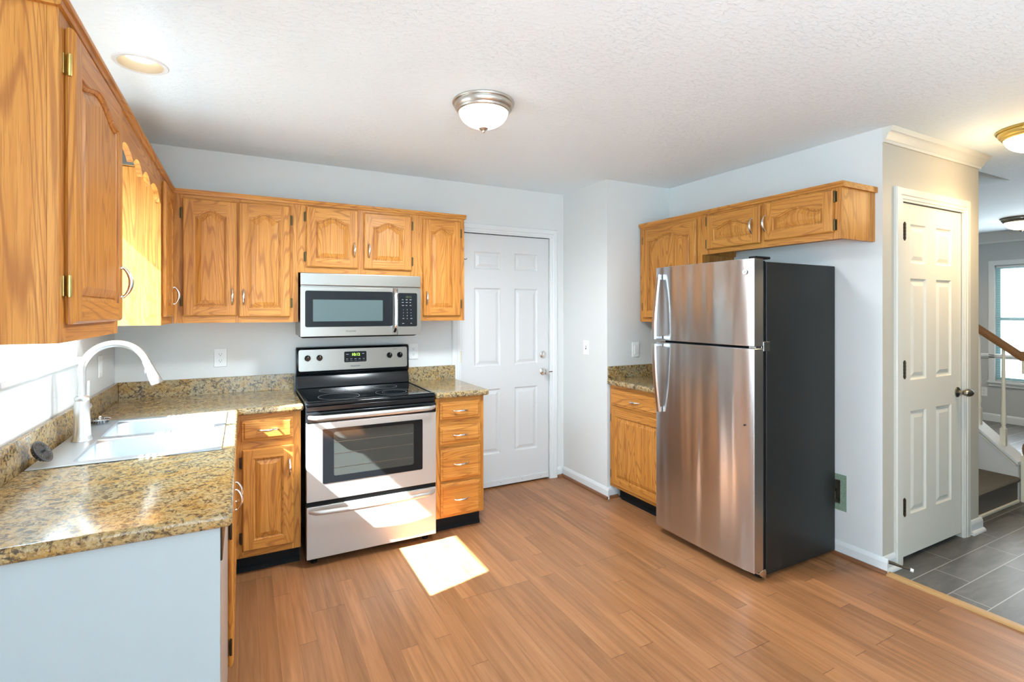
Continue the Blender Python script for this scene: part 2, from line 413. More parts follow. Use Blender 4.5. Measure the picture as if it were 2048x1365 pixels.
# ------------------------------------------------------------------ structure
def wallbox(name, parts, mat='wall'):
    m = MB()
    for p in parts: m.box(*p)
    return struct(m.build(name, mat))
# left wall with window opening
WY0, WY1, WZ0, WZ1 = 2.05, 2.955, 1.21, 2.10
xo = XL - TH
DY0, DY1, DZ0, DZ1 = -2.0, -0.4, 0.85, 2.15  # opening for the invented dining window behind the camera
m = MB()
ys = [YS, DY0, DY1, WY0, WY1, YB + TH]; zs = [0, DZ0, WZ0, WZ1, DZ1, ZC]
def keepl(i, j):
    if i == 1 and j in (1, 2, 3): return False
    if i == 3 and j == 2: return False
    return True
m.grid(ys, zs, keepl, xo, XL)
m.v = [(z, x, y) for (x, y, z) in m.v]
struct(m.build('wall_left', 'wall'))
# back wall with door opening
m = MB(); xs = [XL, 1.490, 2.316, XS + TH]; zs = [0, 2.060, ZC]
m.grid(xs, zs, lambda i, j: not (i == 1 and j == 0), YB, YB + TH, plane='XZ')
struct(m.build('wall_back', 'wall'))
wallbox('wall_side', [(XS, XS + TH, YN + TH, YB, 0, ZC), ])
wallbox('wall_niche', [(XS, XR + TH, YN, YN + TH, 0, ZC)])
# right wall with the recess for the valve box
RB = (1.752, 1.930, 0.300, 0.440)
m = MB(); m.grid([YC, RB[0], RB[1], YN], [0, RB[2], RB[3], ZC], lambda i, j: not (i == 1 and j == 1), XR, XR + TH)
m.v = [(z, x, y) for (x, y, z) in m.v]
struct(m.build('wall_right', 'wall'))
wallbox('added_door_backing', [(1.46, 2.35, YB + TH + 0.001, YB + TH + 0.03, 0, 2.12)], 'trim')  # unseen backing, added to stop sky light leaking round the back door
wallbox('added_closet_backing', [(XR + TH + 0.001, 4.134, 2.4, 2.45, 0, ZC)], 'wall2')  # unseen, added behind the closet door against leaking light
# wall with the closet door, facing the camera
m = MB(); m.grid([XR + 0.0008, 3.296, 4.026, 4.255], [0, 2.062, ZC], lambda i, j: not (i == 1 and j == 0), YC - 0.0004, YC + TH, plane='XZ')
struct(m.build('wall_closet', 'wall2'))
wallbox('wall_stair', [(4.135, 4.255, YC + TH, 4.3, 0, ZC)], 'wall2')
# far foyer wall with window
FY0, FY1, FZ0, FZ1 = 1.75, 2.925, 0.53, 2.02
m = MB(); m.grid([YS, FY0, FY1, 4.4], [0, FZ0, FZ1, ZC], lambda i, j: not (i == 1 and j == 1), XF, XF + TH)
m.v = [(z, x, y) for (x, y, z) in m.v]
struct(m.build('wall_far', 'wall3'))
wallbox('wall_north', [(4.255, XF, 4.3, 4.4, 0, ZC)], 'wall2')
wallbox('added_dining_wall', [(XR, XR + TH, YS, 0.30, 0, ZC)])  # unseen wall, added to keep daylight out of the hall
# wall behind the camera with an invented patio opening for daylight
m = MB(); m.grid([xo, -0.5, 0.9, XF + TH], [0, 0.05, 2.1, ZC], lambda i, j: not (i == 1 and j == 1), YS - TH, YS, plane='XZ')
struct(m.build('wall_rear', 'wall'))
# ceiling with stairwell opening
SX0, SX1, SY0 = 4.255, 5.227, 1.688
m = MB(); m.grid([xo, SX0, SX1, XF + TH], [YS - TH, SY0, 4.3, 4.4], lambda i, j: not (i == 1 and j == 1), ZC, ZC + 0.25)
struct(m.build('ceiling', 'ceiling'))
m = MB(); t_ = 0.1; zt = 4.0
m.box(SX0 - t_, SX0, SY0 - t_, 4.4, ZC + 0.25, zt); m.box(SX1, SX1 + t_, SY0 - t_, 4.4, ZC + 0.25, zt)
m.box(SX0, SX1, SY0 - t_, SY0, ZC + 0.25, zt); m.box(SX0, SX1, 4.3, 4.4, ZC + 0.25, zt)
m.box(SX0 - t_, SX1 + t_, SY0 - t_, 4.4, zt, zt + 0.1)
struct(m.build('wall_stairwell', 'wall2'))
# floors
m = MB(); m.box(xo, 3.082, YS - TH, YB + TH, -0.1, 0)
struct(m.build('floor', 'floor'))
m = MB(); m.box(3.130, XF + TH, YS - TH, 4.4, -0.1, 0)
struct(m.build('floor_tile', 'tile'))
m = MB(); m.prism([(3.082 - 0.002, 0.0), (3.082, 0.008), (3.092, 0.012), (3.122, 0.012), (3.134, 0.001), (3.130, -0.1), (3.082, -0.1)], 0.30, YC)
m.v = [(y, x, z) for (x, y, z) in m.v]
m.v = [(x, min(y, 1.53), z) for x, y, z in m.v]
struct(m.build('trim_1', 'strip_wood'))

# baseboards ------------------------------------------------------
def baseboard(name, p0, p1, nrm, qr=True, h=0.085, shoe='quarter'):
    # p0->p1 run on the floor, nrm = direction into the room
    p0, p1, nrm = Vector((*p0, 0)), Vector((*p1, 0)), Vector((*nrm, 0))
    d = (p1 - p0); L = d.length; d.normalize()
    T = Matrix(((d.x, nrm.x, 0, p0.x), (d.y, nrm.y, 0, p0.y), (0, 0, 1, 0), (0, 0, 0, 1)))
    m = MB()
    m.prism([(0.0005, 0.0), (0.013, 0.0), (0.013, h - 0.022), (0.010, h - 0.012), (0.007, h - 0.004), (0.004, h), (0.0005, h)], 0, L, 0, T)
    if qr:
        pr_ = [(0.0135, 0.0), (0.030, 0.0), (0.0295, 0.008), (0.026, 0.015), (0.020, 0.020), (0.0135, 0.021)]
        m.prism(pr_, 0, L, 1, T)
    return struct(m.build(name, ['trim', shoe]))
baseboard('baseboard_back', (2.394, YB), (XS - 0.032, YB), (0, -1))
baseboard('baseboard_side', (XS, YB - 0.001), (XS, YN - 0.030), (-1, 0))
baseboard('baseboard_niche', (XS + 0.001, YN), (2.556, YN), (0, -1))
baseboard('baseboard_right', (XR, 1.800), (XR, YC - 0.030), (-1, 0))
baseboard('baseboard_closet_left', (XR + 0.001, YC), (3.246, YC), (0, -1), shoe='trim')
baseboard('baseboard_closet_right', (4.117, YC), (4.286, YC), (0, -1), shoe='trim')
baseboard('baseboard_stair_wall', (4.255, YC + 0.001), (4.255, 1.600), (1, 0), shoe='trim')
baseboard('baseboard_far', (XF, 4.29), (XF, 0.2), (-1, 0), qr=False, h=0.10)
m = MB(); m.prism([(0.0005, 0.0), (0.018, 0.010), (0.018, 0.024), (0.026, 0.030), (0.018, 0.038), (0.018, 0.050), (0.0005, 0.062)], 0.2, 4.29)
m.v = [(XF - y, x, 0.815 + z) for (x, y, z) in m.v]
struct(m.build('trim_2', 'trim'))
# crown mouldings
cp = [(0.0, 2.363), (0.010, 2.363), (0.012, 2.376), (0.018, 2.382), (0.024, 2.398), (0.036, 2.416), (0.042, 2.420), (0.046, 2.432), (0.050, 2.4440), (0.0, 2.4440)]
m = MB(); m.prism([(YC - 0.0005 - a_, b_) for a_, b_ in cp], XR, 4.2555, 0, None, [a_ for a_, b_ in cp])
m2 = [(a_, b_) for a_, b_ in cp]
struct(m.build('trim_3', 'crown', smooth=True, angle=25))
cp2 = [(0.0, 2.31), (0.012, 2.31), (0.016, 2.335), (0.040, 2.37), (0.075, 2.41), (0.085, 2.4440), (0.0, 2.4440)]
m = MB(); m.prism([(a_, b_) for a_, b_ in cp2], 0.2, 4.29); m.v = [(XF - 0.0005 - y, x, z) for (x, y, z) in m.v]
struct(m.build('trim_4', 'trim', smooth=True, angle=25))

# ------------------------------------------------------------------ panelled doors
def ring_loops(m, loops, T=None, mi=0, close=True):
    """loops: list of closed loops (same length) -> bridged strips"""
    b = len(m.v); n = len(loops[0])
    vs_ = [p for lp in loops for p in lp]
    fs = []
    for i in range(len(loops) - 1):
        for k in range(n):
            k2 = (k + 1) % n
            fs.append((i * n + k, i * n + k2, (i + 1) * n + k2, (i + 1) * n + k))
    m.add(vs_, fs, mi, T)
def panel_door(m, w, h, cols, rows, t=0.035):
    xs = sorted({0, w, *[c for p in cols for c in p]}); zs = sorted({0, h, *[c for p in rows for c in p]})
    def is_p(x0, x1, z0, z1): return (x0, x1) in cols and (z0, z1) in rows
    for i in range(len(xs) - 1):
        for j in range(len(zs) - 1):
            x0, x1, z0, z1 = xs[i], xs[i + 1], zs[j], zs[j + 1]
            if not is_p(x0, x1, z0, z1):
                m.add([(x0, -t, z0), (x1, -t, z0), (x1, -t, z1), (x0, -t, z1)], [(0, 1, 2, 3)])
            else:
                def lp(i_, y): return [(x0 + i_, y, z0 + i_), (x1 - i_, y, z0 + i_), (x1 - i_, y, z1 - i_), (x0 + i_, y, z1 - i_)]
                L = [lp(0, -t), lp(0.006, -t + 0.006), lp(0.012, -t + 0.009), lp(0.020, -t + 0.009), lp(0.042, -t + 0.002), lp(0.046, -t + 0.002)]
                ring_loops(m, L); m.add(L[-1], [(0, 1, 2, 3)])
    v = [(0, -t, 0), (w, -t, 0), (w, -t, h), (0, -t, h), (0, 0, 0), (w, 0, 0), (w, 0, h), (0, 0, h)]
    m.add(v, [(0, 4, 5, 1), (1, 5, 6, 2), (2, 6, 7, 3), (3, 7, 4, 0), (4, 7, 6, 5)])
def casing(name, x0, x1, z1, wl, y, mat='trim', depth=0.018, left=True):
    # three sided casing, inner edges x0..x1, z1
    m = MB()
    def prof(o, s_):  # distance from opening, protrusion
        return o
    steps = [(0.0, 0.010), (0.010, 0.010), (0.014, 0.014), (0.030, 0.014), (0.036, 0.018), (wl - 0.006, 0.018), (wl, 0.012)]
    loops = []
    for o_, pr_ in [(0.0, 0.0)] + steps + [(wl, 0.0)]:
        loops.append([(x0 - o_, y - pr_, 0.0), (x0 - o_, y - pr_, z1 + o_), (x1 + o_, y - pr_, z1 + o_), (x1 + o_, y - pr_, 0.0)])
    b = [p for lp in loops for p in lp]; fs = []
    for i in range(len(loops) - 1):
        for k in range(3):
            fs.append((i * 4 + k, i * 4 + k + 1, (i + 1) * 4 + k + 1, (i + 1) * 4 + k))
    m.add(b, fs)
    o = m.build(name, mat); return struct(o)

# back (garage) door
casing('trim_5', 1.502, 2.318, 2.056, 0.074, YB - 0.0005)
d1 = thing('door_1', 'white six-panel door between oak drawer base and grey side wall', 'door', (1.500, YB + 0.040, 0.014), kind='structure')
m = MB(); wd, hd = 0.812, 2.036
panel_door(m, wd, hd, [(0.120, 0.352), (0.484, 0.704)], [(0.262, 0.788), (0.975, 1.604), (1.756, 1.896)], 0.036)
m.build('door_panel', 'door', d1)
m = MB(); m.box(0.004, wd - 0.004, -0.047, -0.0365, 0.0, 0.045, 0)
for x in (0.1, 0.35, 0.55, 0.73): m.lathe([(0.003, 0), (0.0, 0.002)], Tm((x, -0.047, 0.024), (PI / 2, 0, 0)), 8, 1, cap=False)
o = m.build('door_sweep', ['door', 'slot'], d1, bevel=0.002)
def knob(parent, x, z, y, r=0.026, mat='nickel', egg=False):
    m = MB(); T = Tm((x, y, z), (PI / 2, 0, 0))
    m.lathe([(0.031, 0.0), (0.031, 0.004), (0.026, 0.008), (0.013, 0.011), (0.011, 0.028), (0.017, 0.036), (r, 0.046), (r, 0.056), (r * 0.85, 0.064), (r * 0.4, 0.068), (0.004, 0.068)], T, 32)
    o = m.build('door_knob', mat, parent, smooth=True); return o
k_ = knob(d1, 0.756, 0.906, -0.0365)
m = MB(); m.lathe([(0.004, 0.0), (0.004, 0.03), (0.002, 0.032)], Tm((0.788, -0.09, 0.906), (0, PI / 2, 0)), 10)
m.build('lock_pin', 'dark_hinge', k_)
m = MB(); T = Tm((0.756, -0.0365, 1.050), (PI / 2, 0, 0))
m.lathe([(0.030, 0), (0.030, 0.006), (0.024, 0.012), (0.022, 0.013), (0.012, 0.0135), (0.011, 0.015)], T, 32)
dl = m.build('deadbolt', 'nickel', d1, smooth=True)
m = MB(); m.box(0.752, 0.760, -0.062, -0.0515, 1.036, 1.064); m.build('thumb_turn', 'nickel', dl, bevel=0.002)
def butt_hinge(parent, x, z, y, mat, h=0.09, w=0.022):
    m = MB(); m.box(x - w, x - 0.003, y - 0.002, y, z - h / 2, z + h / 2)
    for k in range(5):
        z0 = z - h / 2 + k * h / 5
        m.lathe([(0.0065, z0 + 0.001), (0.0065, z0 + h / 5 - 0.001)], Tm((x, y - 0.008, 0)), 12)
    m.lathe([(0.003, z - h / 2 - 0.006), (0.004, z - h / 2), (0.004, z + h / 2), (0.003, z + h / 2 + 0.006)], Tm((x, y - 0.008, 0)), 10)
    return m.build('hinge', mat, parent)
for z in (0.25, 1.062, 1.80): butt_hinge(d1, -0.001, z, -0.0365, 'bright_brass')

# closet door in the cream-lit wall
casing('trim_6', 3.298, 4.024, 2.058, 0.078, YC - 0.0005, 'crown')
d2 = thing('door_2', 'white six-panel closet door with an oval knob beside the dark tile floor', 'door', (3.300, YC + 0.040, 0.030), kind='structure')
m = MB(); wd, hd = 0.722, 2.024
panel_door(m, wd, hd, [(0.108, 0.289), (0.406, 0.598)], [(0.232, 0.826), (1.006, 1.594), (1.682, 1.908)], 0.036)
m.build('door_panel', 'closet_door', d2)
for z in (0.287, 1.071, 1.860): butt_hinge(d2, 0.028, z, -0.0365, 'dark_hinge', 0.095, 0.024)
m = MB(); T = Tm((0.672, -0.0365, 0.895), (PI / 2, 0, 0))
m.lathe([(0.032, 0), (0.032, 0.005), (0.026, 0.010), (0.012, 0.013), (0.012, 0.032)], T, 28)
ros = m.build('knob_rosette', 'antique', d2, smooth=True)
m = MB(); pts = []; rr = []
for i in range(13):
    t = i / 12; pts.append((0.655 + 0.082 * t, -0.082 - 0.004 * math.sin(PI * t), 0.895)); rr.append(max(0.003, 0.024 * math.sin(PI * (0.06 + 0.90 * t)) ** 0.6))
m.tube(pts, rr, 20); m.build('oval_knob', 'antique', ros, smooth=True, angle=60)

# ------------------------------------------------------------------ windows
def window(n, axis_x, y0, y1, z0, z1, glass_x, face, sash_mat, label, mid=None, fw=0.03):
    t = thing('window_%d' % n, label, 'window', (glass_x, y0, z0), kind='structure')
    W, H = y1 - y0, z1 - z0
    m = MB()
    m.grid([0, fw, W - fw, W], [0, fw, H - fw, H], lambda i, j: not (i == 1 and j == 1), -0.022, 0.022)
    if mid: m.grid([fw, W - fw], [mid - 0.018, mid + 0.018], lambda i, j: True, -0.02, 0.02)
    m.v = [(z, x, y) for (x, y, z) in m.v]
    m.build('window_frame', sash_mat, t)
    m = MB(); m.box(-0.003, 0.003, fw, W - fw, fw, H - fw); m.build('window_pane', 'glass', t)
    return t
w1_ = window(1, 0, WY0, WY1, WZ0, WZ1, -0.755, 1, 'vinyl', 'sunlit kitchen window over the sink with white sill')
m = MB(); m.box(-0.0, 0.135, 0.001, WY1 - WY0 - 0.001, -0.02, 0.0)
m.v = [(x + 0.023 - 0.0, y, z + 0.021) for x, y, z in m.v]
m = MB(); m.box(0.023, 0.117, 0.001, WY1 - WY0 - 0.001, 0.0005, 0.018); m.box(0.1171, 0.125, -0.03, WY1 - WY0 + 0.03, -0.002, 0.018)
m.build('window_sill', 'trim', w1_)
w2_ = window(2, 0, FY0, FY1, FZ0, FZ1, XF + 0.05, 1, 'teal_vinyl', 'tall bright double-hung window on the far grey wall', mid=0.80, fw=0.045)
m = MB(); W, H = FY1 - FY0, FZ1 - FZ0
m.grid([-0.06, 0, W, W + 0.06], [0, H, H + 0.06], lambda i, j: not (i == 1 and j == 0), -0.068, -0.051)
m.v = [(z, x, y) for (x, y, z) in m.v]
m.build('window_casing', 'trim', w2_)
m = MB(); m.box(-0.085, -0.051, -0.07, W + 0.07, -0.028, -0.001); m.box(-0.068, -0.051, -0.06, W + 0.06, -0.07, -0.029)
m.build('window_sill', 'trim', w2_, bevel=0.003)
w3_ = thing('window_3', 'invented patio opening behind the camera that lets in daylight', 'window', (-0.5, YS - 0.06, 0.05), kind='structure')  # invented opening, only there for light and reflections
m = MB(); m.grid([0, 0.05, 0.675, 0.725, 1.35, 1.4], [0, 0.05, 2.0, 2.05], lambda i, j: not (i in (1, 3) and j == 1), -0.02, 0.02, plane='XZ'); m.build('window_frame', 'vinyl', w3_)
w4_ = window(4, 0, DY0, DY1, DZ0, DZ1, -0.74, 1, 'vinyl', 'invented dining window behind the camera that lets in daylight', mid=0.62)  # made-up window out of view, added as a daylight source

def blind(name, label, x, y0, y1, ztop, zbot, tilt, pitch, sw, closed_below=None, mat='slat'):
    t = thing(name, label, 'blind', (x, y0, zbot))
    W = y1 - y0
    m = MB(); m.box(-0.014, 0.014, 0, W, ztop - zbot - 0.028, ztop - zbot); m.build('head_rail', mat, t, bevel=0.002)
    m = MB(); m.box(-0.010, 0.010, 0, W, 0.0, 0.010); m.build('bottom_rail', mat, t, bevel=0.002)
    m = MB(); z = 0.016
    while z < ztop - zbot - 0.035:
        tl = tilt
        if closed_below and z + zbot < closed_below: tl = math.radians(66)
        cx, cz = math.cos(tl) * sw / 2, math.sin(tl) * sw / 2
        # slat: outer edge high, inner edge low (slopes like the sun's rays)
        nx, nz = math.sin(tl) * 0.0012, math.cos(tl) * 0.0012
        v = [(-cx, 0, z + cz), (cx, 0, z - cz), (cx, W, z - cz), (-cx, W, z + cz), (nx, 0, z + nz), (nx, W, z + nz)]
        m.add(v, [(0, 4, 5, 3), (4, 1, 2, 5)]); z += pitch
    m.build('slats', mat, t)
    m = MB()
    for f_ in (0.12, 0.5, 0.88):
        for dx in (-sw / 2 - 0.0008, sw / 2 + 0.0008): m.tube([(dx, W * f_, 0.005), (dx, W * f_, ztop - zbot - 0.03)], 0.0007, 6)
    m.build('ladder_cord', mat, t)
    return t
blind('window_blind', 'white mini blind with tilted slats in the sink window', -0.705, WY0 + 0.012, WY1 - 0.012, WZ1 - 0.004, WZ0 + 0.021, math.radians(46.5), 0.0205, 0.021, closed_below=1.37)
blind('window_blind', 'pale mini blind with level open slats in the far tall window', XF - 0.0 + 0.012, FY0 + 0.012, FY1 - 0.012, FZ1 - 0.005, FZ0 + 0.004, 0.0, 0.030, 0.022)

# ------------------------------------------------------------------ cabinet parts
def door_front(parent, x0, x1, z0, z1, arch=True, y=-0.0008, t=0.019, stile=0.053, rise=0.034):
    """raised panel door on the local XZ plane, facing -Y"""
    w, h = x1 - x0, z1 - z0
    m = MB(); e = 0.007; yf = y - t; N = 26
    ox0, ox1, oz0 = stile, w - stile, stile
    sh = h - stile - (rise if arch else 0) - (0.004 if arch else 0)
    def top(x, i_=0):
        u = (x - ox0) / (ox1 - ox0); u = min(1, max(0, u))
        if not arch: return sh - i_
        q = min(1, max(0, (u - 0.10) / 0.80)); return sh + rise * (0.5 - 0.5 * math.cos(2 * PI * q)) ** 0.72 - i_
    P = lambda x, yy, z: (x0 + x, yy, z0 + z)
    # outer edge (lipped)
    def rl(i_, yy): return [P(i_, yy, i_), P(w - i_, yy, i_), P(w - i_, yy, h - i_), P(i_, yy, h - i_)]
    L = [rl(0.004, y), rl(0.0, y - 0.006), rl(0.0, yf + 0.007), rl(0.003, yf + 0.003), rl(e, yf)]
    for i in range(len(L) - 1):
        for k in range(4):
            k2 = (k + 1) % 4
            m.add([L[i][k], L[i][k2], L[i + 1][k2], L[i + 1][k]], [(0, 1, 2, 3)], 1 if k in (0, 2) else 0)
    m.add(L[0], [(0, 3, 2, 1)])
    # stiles, full height
    m.add([P(e, yf, e), P(ox0, yf, e), P(ox0, yf, h - e), P(e, yf, h - e)], [(0, 1, 2, 3)], 0)
    m.add([P(ox1, yf, e), P(w - e, yf, e), P(w - e, yf, h - e), P(ox1, yf, h - e)], [(0, 1, 2, 3)], 0)
    m.add([P(ox0, yf, e), P(ox1, yf, e), P(ox1, yf, oz0), P(ox0, yf, oz0)], [(0, 1, 2, 3)], 1)
    for k in range(N):
        a_ = ox0 + (ox1 - ox0) * k / N; b_ = ox0 + (ox1 - ox0) * (k + 1) / N
        m.add([P(a_, yf, top(a_)), P(b_, yf, top(b_)), P(b_, yf, h - e), P(a_, yf, h - e)], [(0, 1, 2, 3)], 1)
    # moulding, groove and raised field
    prof = [(0, 0), (0.001, 0.0050), (0.005, 0.0056), (0.0085, 0.0080), (0.0095, 0.0125), (0.0130, 0.0125), (0.014, 0.0095), (0.034, 0.0030), (0.036, 0.0018)]
    loops = []
    for i_, dy in prof:
        lo = []
        for k in range(N + 1):
            u = k / N; x = ox0 + i_ + (ox1 - ox0 - 2 * i_) * u; lo.append(P(x, yf + dy, oz0 + i_))
        for k in range(N, -1, -1):
            u = k / N; x = ox0 + i_ + (ox1 - ox0 - 2 * i_) * u; lo.append(P(x, yf + dy, top(ox0 + (ox1 - ox0) * u) - i_))
        loops.append(lo)
    for i in range(len(loops) - 1):
        n = len(loops[0])
        for k in range(n):
            k2 = (k + 1) % n
            side = k == N or k == n - 1
            m.add([loops[i][k], loops[i][k2], loops[i + 1][k2], loops[i + 1][k]], [(0, 1, 2, 3)], 0)
    lo = loops[-1]; n = len(lo)
    for k in range(N): m.add([lo[k], lo[k + 1], lo[n - 2 - k], lo[n - 1 - k]], [(0, 1, 2, 3)], 0)
    return m.build('door', ['oak_z', 'oak_x'], parent)
def drawer_front(parent, x0, x1, z0, z1, y=-0.0008, t=0.019):
    m = MB()
    def rl(i_, yy): return [(x0 + i_, yy, z0 + i_), (x1 - i_, yy, z0 + i_), (x1 - i_, yy, z1 - i_), (x0 + i_, yy, z1 - i_)]
    yf = y - t
    L = [rl(0.004, y), rl(0, y - 0.006), rl(0, yf + 0.008), rl(0.004, yf + 0.0055), rl(0.012, yf + 0.005), rl(0.016, yf + 0.001), rl(0.018, yf)]
    ring_loops(m, L); m.add(L[-1], [(0, 1, 2, 3)]); m.add(L[0], [(0, 3, 2, 1)])
    return m.build('drawer', 'oak_x', parent)
def pull(parent, x, z, vertical, y=-0.0198, L=0.092):
    m = MB(); pts = []; rr = []; n = 16
    for i in range(n + 1):
        t = i / n; a_ = (t - 0.5) * L; out = 0.004 + 0.021 * math.sin(PI * t) ** 0.75
        r = 0.0042 + 0.0034 * math.sin(PI * t) ** 1.5
        pts.append((x, y - out, z + a_) if vertical else (x + a_, y - out, z)); rr.append(r)
    m.tube(pts, rr, 12, flat=1.0)
    for s_ in (-0.5, 0.5):
        c = (x, y, z + s_ * L * 0.96) if vertical else (x + s_ * L * 0.96, y, z)
        m.lathe([(0.0055, 0.0), (0.0055, 0.004), (0.0035, 0.006)], Tm(c, (PI / 2, 0, 0)), 12)
    return m.build('handle', 'nickel', parent, smooth=True, angle=50)
def cab_hinge(parent, x, z, side, mat='bronze', h=0.060):
    # side -1: frame plate to the left of the door edge x
    m = MB()
    m.box(min(x, x + side * 0.014), max(x, x + side * 0.014), -0.0030, -0.0006, z - h / 2, z + h / 2)
    m.lathe([(0.0045, z - h / 2 - 0.002), (0.0050, z - h / 2 + 0.003), (0.0050, z + h / 2 - 0.003), (0.0045, z + h / 2 + 0.002)], Tm((x + side * 0.0055, -0.0105, 0)), 12)
    return m.build('hinge', mat, parent, smooth=True)

def cabinet(name, label, cat, loc, rz, W, H, D, doors=(), drawers=(), z0=0.0, trim=True, toe=None, group=None, bottom=0.02, trim_end=(0.0, 0.0), hinge_mat='bronze', over=0.011, trimpar=True, hollow_left=0.0):
    """doors: (x0,x1,z0,z1,arch,hinge_side,handle_x,handle_z); local z from the root"""
    t = thing(name, label, cat, loc, rz, group)
    rects = [d[:4] for d in doors] + [d[:4] for d in drawers]
    op = [(a_ + over, b_ - over, c_ + over, d_ - over) for a_, b_, c_, d_ in rects]
    xs = sorted({0, W, *[q for o_ in op for q in o_[:2]]}); zs = sorted({z0, H, *[q for o_ in op for q in o_[2:]]})
    def ins(x, z): return any(o_[0] < x < o_[1] and o_[2] < z < o_[3] for o_ in op)
    def incol(x): return any(o_[0] < x < o_[1] for o_ in op)
    m = MB(); mid = lambda a_, i: (a_[i] + a_[i + 1]) / 2
    m.grid(xs, zs, lambda i, j: not ins(mid(xs, i), mid(zs, j)), 0.0, 0.019, plane='XZ', mif=lambda i, j: 1 if incol(mid(xs, i)) else 0)
    m.build('face_frame', ['oak_z', 'oak_x'], t)
    m = MB(); hl = hollow_left
    m.box(hl, W, 0.0195, D, z0 + bottom, H - 0.004)
    if bottom > 0.004:
        m.box(hl, hl + 0.016, 0.0195, D, z0, z0 + bottom - 0.0001); m.box(W - 0.016, W, 0.0195, D, z0, z0 + bottom - 0.0001)
    m.build('carcass', 'oak_z', t)
    for (a_, b_, c_, d_, arch, hs, hx, hz) in doors:
        o = door_front(t, a_, b_, c_, d_, arch)
        if hx is not None: pull(o, hx, hz, True)
        if hs:
            ex = a_ if hs < 0 else b_
            dz = 0.055 if d_ - c_ > 0.3 else 0.048
            dz = min(0.085, (d_ - c_) * 0.13) if d_ - c_ > 0.45 else (d_ - c_) * 0.17
            hh = 0.044 if hinge_mat == 'bright_brass' else 0.056
            cab_hinge(o, ex, c_ + dz, hs, hinge_mat, hh); cab_hinge(o, ex, d_ - dz, hs, hinge_mat, hh)
    for (a_, b_, c_, d_) in drawers:
        o = drawer_front(t, a_, b_, c_, d_); pull(o, (a_ + b_) / 2, (c_ + d_) / 2, False, L=0.098)
    if trim:
        m = MB(); e0, e1 = trim_end
        pr_ = [(0.0, H - 0.026), (-0.006, H - 0.024), (-0.008, H - 0.014), (-0.013, H - 0.008), (-0.013, H), (D, H), (D, H - 0.0035), (0.0, H - 0.0035)]
        pr_ = [(-0.0003, H - 0.026), (-0.006, H - 0.024), (-0.008, H - 0.014), (-0.013, H - 0.008), (-0.013, H + 0.004), (D, H + 0.004), (D, H + 0.0003), (-0.0003, H + 0.0003)]
        m.prism(pr_, -e0, W + e1)
        if e0: m.prism([(-0.0003, H - 0.026), (D, H - 0.026), (D, H), (-0.0003, H)], -e0, -0.0003)
        if e1: m.prism([(-0.0003, H - 0.026), (D, H - 0.026), (D, H), (-0.0003, H)], W + 0.0003, W + e1)
        m.build('top_trim', 'oak_x', t)
    if toe:
        m = MB(); m.box(toe[0], toe[1], 0.072, 0.078, 0.0, z0 - 0.0005); m.prism([(0.0718, 0.0), (0.0718, 0.03), (0.064, 0.022), (0.060, 0.0)], toe[0], toe[1])
        m.build('toe_kick', 'black_matte', t)
        m = MB(); m.box(0.02, W - 0.02, 0.079, D, 0.0, z0 + bottom - 0.0005); m.build('plinth', 'black_matte', t)
    return t

ZU, ZT = 1.3675, 2.117
HU = ZT - ZU
# back wall uppers -------------------------------------------------
yf = 3.390; Du = YB - yf - 0.001
def up(x): return x
cabinet('wall_cabinet', 'tall two-door oak wall cabinet left of the microwave on the back wall', 'cabinet', (-0.349, yf, ZU), 0, 0.645, HU, Du,
        doors=[(0.045, 0.314, 0.040, 0.703, True, -1, 0.290, 0.151), (0.323, 0.600, 0.032, 0.706, True, 1, 0.348, 0.151)], trim_end=(0, 0), group=None)
cabinet('wall_cabinet', 'short two-door oak wall cabinet directly above the microwave', 'cabinet', (0.2965, yf, 1.674), 0, 0.766, ZT - 1.674, Du,
        doors=[(0.045, 0.357, 0.034, 0.409, True, -1, 0.332, 0.154), (0.395, 0.712, 0.034, 0.401, True, 1, 0.425, 0.154)])
cabinet('wall_cabinet', 'narrow single-door oak wall cabinet beside the white door top', 'cabinet', (1.0630, yf, ZU), 0, 0.334, HU, Du,
        doors=[(0.025, 0.302, 0.032, 0.704, True, 1, 0.049, 0.156)], trim_end=(0, 0.012))
hk = [o for o in bpy.data.objects if o.get('label', '').startswith('narrow single-door')][0]
m = MB(); m.tube([(0.3345, 0.004, 0.440), (0.348, 0.002, 0.438), (0.356, 0.0, 0.446)], [0.004, 0.0025, 0.002], 8); m.build('hook', 'dark_hinge', hk, smooth=True)
# left wall uppers -------------------------------------------------
xf = -0.352; Dl = xf - XL - 0.001
cabinet('wall_cabinet', 'nearest oak wall cabinet seen side-on at the top left', 'cabinet', (xf, 1.422, ZU), PI / 2, 0.578, HU, Dl,
        doors=[(0.038, 0.541, 0.040, 0.700, True, -1, 0.516, 0.157)], trim_end=(0.012, 0), hinge_mat='bright_brass')
cabinet('wall_cabinet', 'oak wall cabinet in the corner beyond the sink window', 'cabinet', (xf, 2.948, ZU), PI / 2, 0.440, HU, Dl,
        doors=[(0.022, 0.335, 0.040, 0.700, True, 0, 0.300, 0.150)])
